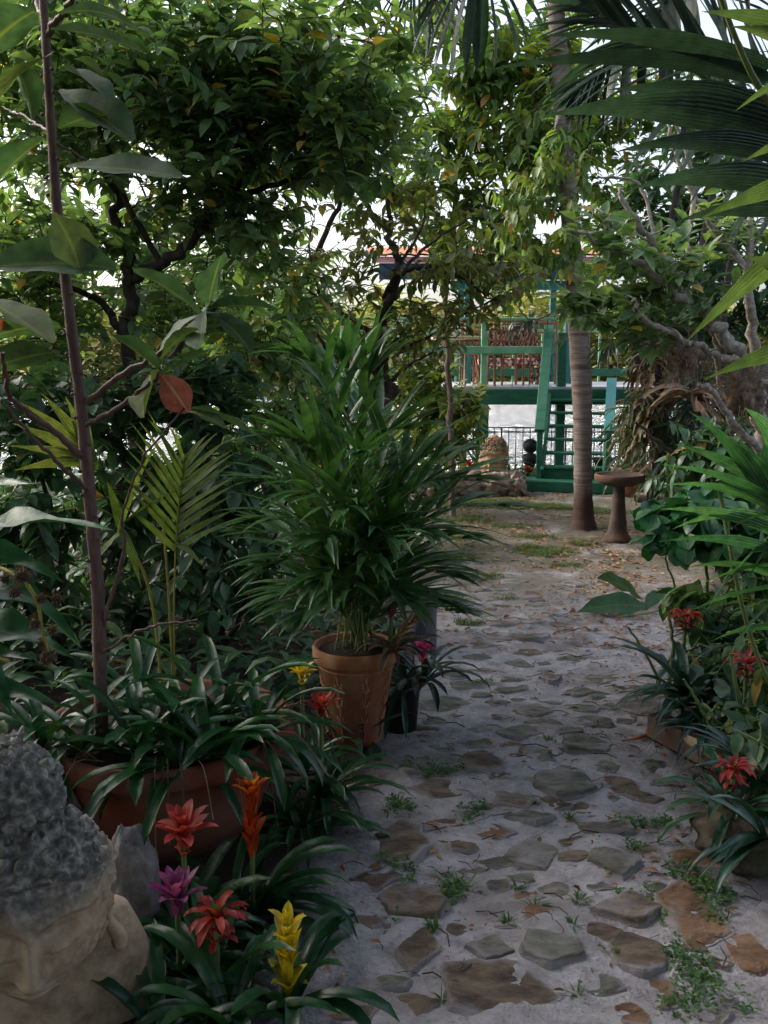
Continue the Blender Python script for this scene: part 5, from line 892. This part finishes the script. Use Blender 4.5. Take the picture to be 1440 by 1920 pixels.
# blooms of the hibiscus
for px, py, Y, mt, lb in ((496,480,5.2,'pink','pink bloom high among the dark leaves'),(500,400,5.2,'pink','small pink bloom above the other pink one'),(478,682,5.4,'pink','pink bloom behind the potted palm tip'),(190,553,5.2,'purple','purple bloom in the tree at left'),(172,655,5.2,'purple','lower purple bloom behind the sapling trunk')):
    c = at(px, py, Y); m = M(); k = 6; az = np.arange(k)*2*pi/k; m.leaves(np.repeat(c[None], k, 0), az, .5, -.2, .04, .032, 'obov', n=4, fold=.2); grp(m.build('bloom', MT[mt], loc=c), lb, 'flower', 'blooms in the shrubs')
# --- palm trunk
pc = onz(G(1095, 990)); Yp = pc[1]; t = plant('palm_tree', 'straight grey ringed palm trunk with a dark red-brown foot beside the bird bath', 'palm tree', pc); m = M()
pp = spl([pc-[0, 0, .05], at(1093, 900, Yp), at(1092, 760, Yp), at(1086, 650, Yp), at(1076, 520, Yp), at(1068, 400, Yp), at(1055, 200, Yp), at(1042, 0, Yp), at(1030, -250, Yp)], 150)
rr = np.interp(pp[:, 2], [-.05, 0, .1, .3, .7, 1.5, 2.2, 3.5, 5], [.17, .135, .105, .092, .086, .098, .09, .078, .075])*(1+.022*np.sign(np.sin(np.arange(150)*1.9))); m.tube(pp, rr, 20); m.build('trunk', MT['palmb'], t); lm, sm = M(), M(); top = pp[-1]
for a in np.arange(9)*.7: d = np.array([cos(a), sin(a), 0]); frond(lm, sm, [top, top+d*.5+[0, 0, .5], top+d*1.2+[0, 0, .5], top+d*1.9+[0, 0, -.2]], 34, .5, .03, droop=.8, r=.015, start=.15)
sm.build('frond_stems', MT['stem'], t); lm.build('fronds', MT['palm'], t)
# --- pale speckled tree on the right
b = B(1440, 6.4); lim = [([b]+Q([(1440,900,6.4),(1425,760,6.3),(1400,690,6.2),(1330,600,6.1),(1240,520,6),(1160,470,6),(1060,432,5.9)]), .075, .01), (Q([(1370,640,6.2),(1300,570,6.1),(1230,470,6),(1170,380,6),(1160,350,6)]), .032, .01), (Q([(1425,760,6.3),(1410,600,6.3),(1400,500,6.3),(1410,350,6.4),(1400,200,6.4)]), .04, .014), (Q([(1400,690,6.2),(1290,640,6.0),(1200,590,5.8),(1190,560,5.8)]), .03, .01), (Q([(1440,860,6.3),(1380,800,6.1),(1340,740,6),(1310,720,5.9)]), .03, .016), (Q([(1330,600,6.1),(1290,470,6.2),(1300,350,6.3),(1260,200,6.3)]), .026, .01), (Q([(1425,720,6.3),(1480,560,6.3),(1500,350,6.2)]), .05, .02), (Q([(1230,470,6),(1200,350,6.1),(1120,330,6.1)]), .014, .006), (Q([(1145,462,6),(1140,410,6),(1132,400,6)]), .01, .006), (Q([(1400,500,6.3),(1330,420,6.3),(1270,300,6.3),(1240,160,6.3)]), .022, .01), (Q([(1300,570,6.1),(1340,640,6.2),(1350,760,6.2)]), .02, .012)]
tree('speckled_tree', 'pale speckled tree with bare crooked limbs reaching left over the bird bath', 'tree', b, lim, cloud([(1200,480,120,70,6.1,.4,34),(1120,560,90,50,6.1,.4,30),(1270,540,110,70,6.2,.4,34),(1180,620,80,40,6.1,.3,14),(1340,420,110,90,6.4,.4,24),(1100,410,60,50,6,.3,8)]), 'pbark', 'mid', k=8, tl=.14, L=(.1, .16), W=(.4, .5), droop=.4, gr=.15, join=.6, spread=1.)
m = M(); k = 260; c = at(1395, 730, 6.15); d = unit(rng.normal(0, 1, (k, 3))); m.blob(c, (.1, .08, .15), amp=.45, fq=4)
for i in range(150): q = c+d[i]*[.14, .11, .17]; m.tube(spl([q, q+d[i]*.05+rng.normal(0, .02, 3), q+d[i]*.07+rng.normal(0, .03, 3)+[0, 0, -.06]], 6), .0025, 4)
grp(m.build('root_mass', MT['deadp']), 'tangled pale root mass clinging to the speckled tree fork', 'roots')
m = M(); c = at(1290, 670, 5.95); m.blob(c, (.09, .07, .06), amp=.45, fq=4); d = unit(rng.normal(0, 1, (k, 3)))
for i in range(110): q = c+d[i]*[.11, .09, .08]; m.tube(spl([q, q+d[i]*.04+rng.normal(0, .02, 3), q+d[i]*.05+rng.normal(0, .03, 3)+[0, 0, -.07]], 6), .0025, 4)
grp(m.build('root_mass', MT['deadp']), 'smaller root mass on the low limb of the speckled tree', 'roots')
# --- staghorn ferns and dead palm leaves
def hang(px, py, Y, n, L_, W_, mat, label, name='staghorn_fern', r=(.12, .12, .2), el=(-.6, .6), dr=1.3, cat='fern'):
    c = at(px, py, Y); m = M(); d = unit(rng.normal(0, 1, (n, 3))); az = rng.uniform(0, 6.28, n); e = rng.uniform(*el, n)
    ll = L_*rng.uniform(.6, 1.1, n); b_ = c+d*np.array(r); m.leaves(b_, az, e, e-dr*rng.uniform(.7, 1.2, n), ll, W_*rng.uniform(.6, 1.2, n), 'cut', n=7, fold=.2, daz=rng.normal(0, .5, n), roll=rng.normal(0, .4, n))
    if name == 'staghorn_fern': m.blob(c, (r[0]*.7, r[1]*.7, r[2]*.8), amp=.25, rnd=.9)
    grp(m.build(name, MT[mat], loc=c), label, cat, 'hanging ferns and dead leaves on the right'); return c
hang(1205, 780, 8.5, 240, .3, .03, 'stag', 'olive staghorn fern hanging right of the green stairs', r=(.16, .12, .22)); hang(1235, 690, 8.6, 110, .3, .04, 'dead', 'brown dead palm leaves hanging above the staghorn fern', 'dead_palm_leaves', r=(.2, .15, .22), cat='dead leaves')
hang(1275, 830, 8.8, 90, .35, .04, 'dead', 'dead hanging leaves behind the bird bath bowl', 'dead_palm_leaves', r=(.2, .12, .2), cat='dead leaves'); hang(1300, 740, 7.9, 40, .4, .05, 'dead', 'large dry brown fan of leaves below the root masses', 'dead_palm_leaves', r=(.05, .05, .05), el=(-.2, .8), cat='dead leaves')
hang(1178, 830, 9.4, 90, .22, .022, 'stag', 'paler staghorn fern low beside the stairs', r=(.12, .12, .15)); hang(1230, 830, 9.3, 160, .5, .03, 'dark', 'dark drooping fern in the shade behind the staghorn', 'dark_fern', r=(.3, .2, .4)); hang(1330, 800, 8.3, 260, .6, .035, 'dpalm', 'dark palm clump in the shade behind the right-hand plants', 'dark_palm_clump', r=(.3, .25, .45), cat='palm')
for px, Y, lb in ((1290,8.6,'dark trunk behind the staghorn ferns'),(1345,8.9,'thin dark trunk in the shade right of the ferns'),(1225,8.7,'trunk holding the staghorn ferns')):
    b = B(px, Y); m = M(); m.tube(spl([b, b+[.03, 0, 1], b+[-.03, 0, 2.1], b+[.1, 0, 3.2]], 24), np.linspace(.06, .035, 24)*rng.uniform(.6, 1.1), 9); grp(m.build('fern_trunk', MT['dbark'], loc=b), lb, 'trunk', 'dark trunks on the right')
t = plant('fan_palm', 'small dark fan palm in front of the deck right of the palm trunk', 'palm', B(1222, 9.2)); lm, sm = M(), M(); cc = at(1182, 625, 9.2)
for a in rng.uniform(0, 6.28, 13): lm = M(); d = np.array([cos(a), sin(a)*.6, rng.uniform(-.2, .6)]); fan(lm, sm, [cc-[0, 0, .1], cc+d*.25+[0, 0, .1], cc+d*.4], d+[0, 0, -.3], 16, .42, .022, droop=1.); lm.build('blade', MT['dpalm'], t)
m = M(); m.tube(spl([B(1222, 9.2), B(1222, 9.2)+[.02, 0, .9], cc], 16), .04, 10); m.build('trunk', MT['dbark'], t); sm.build('stalks', MT['stem'], t)
# --- background trees on the right and centre
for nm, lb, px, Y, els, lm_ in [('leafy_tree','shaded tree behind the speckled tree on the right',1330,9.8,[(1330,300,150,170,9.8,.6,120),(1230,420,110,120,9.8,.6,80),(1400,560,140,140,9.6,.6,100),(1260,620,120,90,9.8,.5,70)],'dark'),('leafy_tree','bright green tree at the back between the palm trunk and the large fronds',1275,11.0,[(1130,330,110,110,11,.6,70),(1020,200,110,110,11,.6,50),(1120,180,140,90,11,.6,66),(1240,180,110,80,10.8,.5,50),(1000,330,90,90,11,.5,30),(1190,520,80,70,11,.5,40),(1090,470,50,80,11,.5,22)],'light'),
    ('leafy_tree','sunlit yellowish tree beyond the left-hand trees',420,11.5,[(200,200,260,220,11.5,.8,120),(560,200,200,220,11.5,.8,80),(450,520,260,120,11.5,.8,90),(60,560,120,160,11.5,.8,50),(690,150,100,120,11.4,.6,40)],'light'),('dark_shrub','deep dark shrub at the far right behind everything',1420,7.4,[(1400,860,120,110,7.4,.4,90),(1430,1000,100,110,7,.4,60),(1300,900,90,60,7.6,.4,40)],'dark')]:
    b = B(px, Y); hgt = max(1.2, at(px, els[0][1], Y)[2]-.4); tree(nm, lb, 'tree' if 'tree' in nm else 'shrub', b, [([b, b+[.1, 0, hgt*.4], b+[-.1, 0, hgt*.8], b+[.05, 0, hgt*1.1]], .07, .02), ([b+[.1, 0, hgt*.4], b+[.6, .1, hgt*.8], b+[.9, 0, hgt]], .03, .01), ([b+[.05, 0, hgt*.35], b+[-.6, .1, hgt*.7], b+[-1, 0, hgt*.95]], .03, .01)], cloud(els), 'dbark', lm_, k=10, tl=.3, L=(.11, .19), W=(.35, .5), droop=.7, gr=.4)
# --- big palm fronds top right
def palmset(name, label, base, fr, mat, stm, n, L_, W_, **kw):
    t = plant(name, label, 'palm', base); lm, sm = M(), M()
    for f in fr: frond(lm, sm, [np.array(base)]*0+[at(*a) for a in f], n, L_, W_, **kw)
    sm.build('frond_stems', MT[stm], t); lm.build('fronds', MT[mat], t); return t
pb_ = at(1600, 300, 3.4)
palmset('dark_palm', 'dark blue green palm whose large fronds sweep in from the upper right', (pb_[0], 3.4, 0), [[(1640,420,3.6),(1480,270,3.4),(1330,150,3.2),(1190,70,3.1),(1080,10,3.0)]], 'dpalm', 'stem', 36, .64, .04, ang=(1.15, .4), droop=.35, up=(0, -1, .5), vee=.05, r=.014, start=.1, seg=8, taper=.7)
palmset('dark_palm', 'second dark palm frond hanging above the first at the top right', (pb_[0]+.2, 3.9, 0), [[(1700,60,4.2),(1500,-140,3.9),(1330,-90,3.6),(1200,60,3.5),(1060,190,3.4)],[(1680,300,3.6),(1500,60,3.3),(1430,-100,3.1),(1350,-220,3)]], 'dpalm', 'stem', 32, .52, .036, ang=(1.1, .3), droop=.5, up=(0, -.6, 1), vee=.0, r=.012, start=.2, seg=8)
t = plant('broad_palm', 'dark palm with very broad ribbed leaflets pointing left at the right edge', 'palm', (at(1560, 300, 2.7)[0], 2.7, 0)); lm, sm = M(), M()
m = M(); q = [at(1640, 620, 2.9), at(1560, 420, 2.8), at(1470, 240, 2.7), at(1400, 120, 2.6), at(1330, -60, 2.5)]; sm.tube(spl(q, 30), np.linspace(.014, .006, 30), 8)
for a, b_, w_, yb_ in [((1490,255),(1030,205),74,2.5),((1500,300),(1160,275),50,2.5),((1520,360),(1185,345),60,2.5),((1530,400),(1270,410),50,2.6),((1480,230),(1150,160),52,2.6),((1440,130),(1020,60),40,2.7),((1440,150),(925,120),36,2.8)]: bigleaf(a, b_, w_, lm, Ya=2.75, Yb=yb_, dr=.45, fold=.12, roll=.8, wave=.04, prof='lance', rn=.4)
sm.build('frond_stems', MT['stem'], t); lm.build('fronds', MT['dpalm'], t)
t = plant('near_palm_frond', 'pale green leaflets of a nearby palm reaching in from the right edge', 'palm', (1.55, 1.9, 0)); lm, sm = M(), M(); sm.tube(spl([at(1560, 900, 2), at(1545, 500, 1.95), at(1520, 200, 1.9), at(1470, -60, 1.85)], 24), .009, 7)
for a, b_, w_, in [((1545,430),(1292,632),58),((1545,330),(1318,405),40),((1540,240),(1330,200),0),((1550,640),(1330,705),44),((1530,60),(1322,20),32),((1530,90),(1375,48),30),((1530,120),(1380,205),24),((1545,540),(1400,480),40),((1530,250),(1395,300),26)]:
    if w_: bigleaf(a, b_, w_, lm, Ya=1.95, Yb=1.85, dr=.2, fold=.15, roll=1.15, wave=.02, prof='lance', rn=rng.uniform(0, .6))
sm.build('frond_stem', MT['stem'], t); lm.build('leaflets', MT['pleaf'] if 'pleaf' in MT else MT['ypalm'], t)
t = plant('hanging_fan_leaf', 'dark drooping fan palm leaf hanging in from the top centre', 'palm leaf', at(890, -180, 4)); lm, sm = M(), M(); fan(lm, sm, [at(1020, -500, 4.2), at(960, -260, 4.1), at(900, -90, 4)], at(830, 130, 3.9)-at(900, -90, 4), 15, .52, .04, spread=1.9, droop=.35, sp=at(1000, 60, 4)-at(700, 60, 4)); sm.build('stalk', MT['stem'], t); lm.build('blade', MT['dpalm'], t)
t = plant('hanging_fan_leaf', 'second dark fan leaf behind, hanging higher at the top centre', 'palm leaf', at(800, -80, 6)); lm, sm = M(), M(); fan(lm, sm, [at(900, -500, 6.2), at(850, -260, 6.1), at(780, -60, 6)], at(770, 100, 6)-at(780, -60, 6), 22, .55, .03, spread=2.2, droop=.5, sp=at(1000, 60, 4)-at(700, 60, 4)); sm.build('stalk', MT['stem'], t); lm.build('blade', MT['dpalm'], t)
# --- right foreground bed
t = plant('ginger_plant', 'tall pale green plant with long pointed leaves at the right edge', 'plant', (at(1470, 1100, 3.3)[0], 3.3, 0)); lm, sm = M(), M(); b_ = ORG[t.name]
for i in range(3): sm.tube(spl([b_+[.12, .1, 0]+rng.normal(0, .05, 3)*[1, 1, 0], b_+rng.normal(0, .05, 3)+[-.03, 0, .6], at(1430+rng.normal(0, 30), 900, 3.3)], 14), .008, 6)
for a, b2, w_ in [((1450,980),(1262,985),26),((1450,1000),(1300,1180),24),((1440,945),(1300,770),30),((1440,935),(1245,868),26),((1440,950),(1240,905),26),((1450,930),(1270,830),32),((1440,925),(1375,825),46),((1440,920),(1440,815),50),((1450,960),(1390,900),30),((1460,1000),(1240,950),24),((1470,1040),(1240,1010),24),((1450,1080),(1290,1060),26),((1460,1100),(1280,1150),24),((1460,1060),(1300,1100),22),((1470,960),(1350,1000),26),((1480,1180),(1330,1200),24),((1470,1000),(1400,1090),28),((1480,890),(1400,760),36),((1450,1130),(1360,1240),26)]: bigleaf(a, b2, w_, lm, Ya=3.3, Yb=rng.uniform(3.0, 3.4), dr=rng.uniform(.3, .7), prof='lance', fold=.14, wave=.05, roll=rng.uniform(.5, 1.2))
sm.build('stems', MT['stem'], t); lm.build('leaves', MT['blade'], t)
def bush(name, label, px, Y, els, mat, k, tl, L_, W_, cat='plant', **kw):
    b = B(px, Y); h_ = max(.2, at(px, els[0][1], Y)[2]); tree(name, label, cat, b, [([b, b+[.02, 0, h_*.5], b+[-.02, 0, h_*.9]], .012, .006), ([b, b+[.12, 0, h_*.5], b+[.25, 0, h_*.8]], .009, .005), ([b, b+[-.1, 0, h_*.4], b+[-.2, 0, h_*.7]], .009, .005)], cloud(els), 'stem', mat, k=k, tl=tl, L=L_, W=W_, **kw)
bush('glossy_plant', 'glossy round leaved plant below the long pointed leaves on the right', 1330, 4.6, [(1310,950,70,36,4.6,.25,20),(1330,1010,90,40,4.5,.25,20),(1230,1025,30,20,4.6,.15,4),(1400,960,60,50,4.6,.2,14),(1250,960,40,20,4.7,.15,5)], 'gloss', 6, .08, (.09, .14), (.75, .95), prof='obov', droop=.8, gr=.2)
bush('variegated_plant', 'dark green and yellow mottled leaves above the red bloom on the right', 1270, 4.3, [(1265,1118,50,16,4.5,.15,7),(1340,1120,70,26,4.4,.2,12),(1400,1110,50,40,4.3,.2,12)], 'vari', 5, .08, (.11, .16), (.4, .55), droop=.6, gr=.4)
bush('pale_vine', 'small pale leaved vine trailing over the right-hand bed', 1400, 3.5, [(1410,1200,40,40,3.8,.15,9),(1430,1290,40,50,3.6,.15,8),(1370,1360,60,30,3.4,.15,7)], 'light', 7, .12, (.02, .035), (.7, .9), prof='obov', droop=.4)
bush('dark_bed_plant', 'dark leafy plants packed along the right edge of the path', 1420, 3.9, [(1380,1180,90,60,4.2,.3,40),(1420,1300,80,80,3.7,.3,40),(1440,1420,60,70,3.2,.3,30),(1440,1060,80,60,4.4,.3,30)], 'dark', 8, .15, (.08, .14), (.35, .5), droop=.6, gr=.3)
for px, py, Y, z_, k_, L_, W_, lb in [(1290,1290,3.85,.16,22,.42,.055,'dark bluish strap plant leaning over the path by the brick edging'),(1400,1340,3.5,.1,18,.4,.045,'dark strap plant behind the scarlet bromeliad'),(1260,1180,4.5,.05,14,.3,.035,'narrow leaved strap plant in front of the mottled leaves'),(1440,1480,2.75,.1,14,.36,.04,'strap plant at the lower right edge of the photo'),(1350,1250,3.8,.12,20,.36,.04,'dark strap plant under the pale trailing vine'),(1420,1420,3.1,.12,20,.36,.04,'dark strap plant between split wood and scarlet bromeliad'),(1330,1330,3.6,.1,16,.3,.036,'low dark strap plant behind the brick edging'),(1430,1120,4.0,.3,20,.5,.04,'tall strap plant at the right edge beside the ginger leaves')]:
    rosette('strap_plant', [X(px, py, Y), Y, z_], k_, L_, W_, 'bstrap', lb, 'plant', 'dark strap plants on the right', el=(.0, 1.1), dr=1.2, prof='lance')
c = np.array([X(1338, 1385, 3.5), 3.5, .06]); m = M(); m.box(c, (.09, .7, .11), .42, .012); grp(m.build('brick_edging', MT['edge'], loc=c), 'brick edging under the split log beside the path', 'edging', 'edging along the right bed')
m = M(); m.tube(spl([at(1285, 1382, 3.6), at(1320, 1402, 3.5), at(1352, 1424, 3.4)], 12), [.014, .02, .022, .025, .027, .026, .027, .025, .024, .022, .02, .012], 7); grp(m.build('split_log', MT['log']), 'pale split piece of wood lying on the brick edging', 'log')
c = onz(G(1345, 1590)); c = np.array([X(1385, 1560, 2.88), 2.88, 0]); m = M(); m.blob(c+[.03, 0, .05], (.17, .18, .1), amp=.16, fq=2.5, nu=50, nv=30, flat=.8); grp(m.build('mossy_planter', MT['mrock'], loc=c), 'mossy stone planter base holding the scarlet bromeliad', 'planter')
m = M(); q = [onz(G(*a))+[0, 0, .006+z_] for *a, z_ in ((1165,1392,0),(1190,1392,.01),(1215,1382,.015),(1240,1368,.02))]; m.tube(spl(q, 16), np.linspace(.004, .012, 16), 6, rnd=.5); grp(m.build('bark_strip', MT['litter']), 'curled reddish bark strip lying on the sand at the right', 'bark')
# big fallen leaf
t = plant('fallen_large_leaf', 'large dark green leaf fallen on the sand at the middle right', 'fallen leaf', onz(G(1150, 1150))); lm = M(); g = onz(G(1220, 1145, .03))
A = at(1200, 1143, 5.55)
def gleaf(a, b, w_, za, zb, roll): A_ = onz(G(*a))+[0, 0, za]; B_ = onz(G(*b))+[0, 0, zb]; az, el = fib(B_-A_); lm.leaves([A_], az, el+.25, el-.3, np.linalg.norm(B_-A_)*1.03, w_, 'leaf', n=12, fold=.1, roll=roll, wave=.12, rnd=.3)
gleaf((1215,1148), (1085,1150), .2, .04, .02, -.5); gleaf((1200,1135), (1120,1110), .2, .05, .12, .9); gleaf((1210,1150), (1245,1120), .1, .03, .05, .3)
lm.build('blade', MT['gloss2'] if 'gloss2' in MT else MT['palm'], t); m = M(); m.tube(spl([onz(G(1265, 1140))+[0, 0, .05], onz(G(1220, 1155))+[0, 0, .03], onz(G(1160, 1160))+[0, 0, .02]], 10), .006, 6); m.build('leaf_stalk', MT['stem'], t)
# small lakeside plants between fence and rocks
for i, (px, Y, lb) in enumerate([(905,12.2,'narrow strap plant with arching blades behind the carved head'),(960,12.4,'small dark plant right of the carved head'),(850,12.0,'bushy strap plant behind the left rear boulder'),(1030,12.5,'low plant under the stairs'),(800,11.9,'strap plant at the far left of the rear border')]):
    rosette('border_plant', [X(px, 900, Y), Y, 0], 34, .75 if i == 0 else .4, .03, 'palm' if i % 2 == 0 else 'dark', lb, 'plant', 'plants of the rear border', el=(.3, 1.4), dr=1.3)
# --- trees added to block sky and sun from the foreground (mostly above and beside the frame)
def shade(lb, b, trunks, tg, leaf='dark', **kw): tree('added_shade_tree', lb, 'tree', b, trunks, tg, 'dbark', leaf, k=9, tl=.35, L=(.16, .26), W=(.45, .6), group='trees added to shade the foreground', n=3, **kw)
b = np.array([-2.6, -.5, 0]); shade('added shade tree left of the camera, blocking light over the path', b, [([b, b+[0, 0, 2], b+[.5, .5, 3.4], b+[1.8, 1.5, 4.4]], .12, .04), ([b+[.2, .2, 2.8], [-3.5, 2, 4], [-3.6, 4.5, 4.6]], .06, .02)], worldcloud(SHL))
b = np.array([3.2, 0, 0]); shade('added shade tree right of the camera, blocking light over the bed', b, [([b, b+[0, 0, 2], b+[-.4, .6, 3.4], b+[-1.2, 1.5, 4.4]], .12, .04), ([b+[0, .2, 2.6], [3.4, 3, 3.6], [3.6, 5.5, 4.2]], .06, .02)], worldcloud(SHR))

def under(label, n, yr, side):
    m = M(); y = rng.uniform(*yr, n*3); x = rng.uniform(-5, 5, n*3); mk = zg(x, y, True) > .8; xb = .2
    ok = mk & ((x < .5) if side < 0 else (x > .8)) & ~((x > -1.1) & (x < .3) & (y < 3.5)); x, y = x[ok][:n], y[ok][:n]; k = len(x); dist = np.clip(np.abs(x-(.1 if side < 0 else 2.)), 0, 2)
    z = zg(x, y)+rng.random(k)**1.5*np.clip(.16+.22*dist, 0, .6)
    m.leaves(np.stack([x, y, z], 1), rng.uniform(0, 6.28, k), rng.uniform(-.2, 1.2, k), rng.uniform(-1.2, .2, k), rng.uniform(.09, .2, k), rng.uniform(.03, .07, k), 'leaf', n=3)
    grp(m.build('undergrowth', MT['dark'], loc=(x.mean(), y.mean(), 0)), label, 'undergrowth', kind='stuff')
under('dark tangled low leaves covering the soil of the left-hand beds', 9000, (3.2, 10.8), -1)
under('dark tangled low leaves covering the soil of the right-hand beds', 4000, (3, 11), 1)
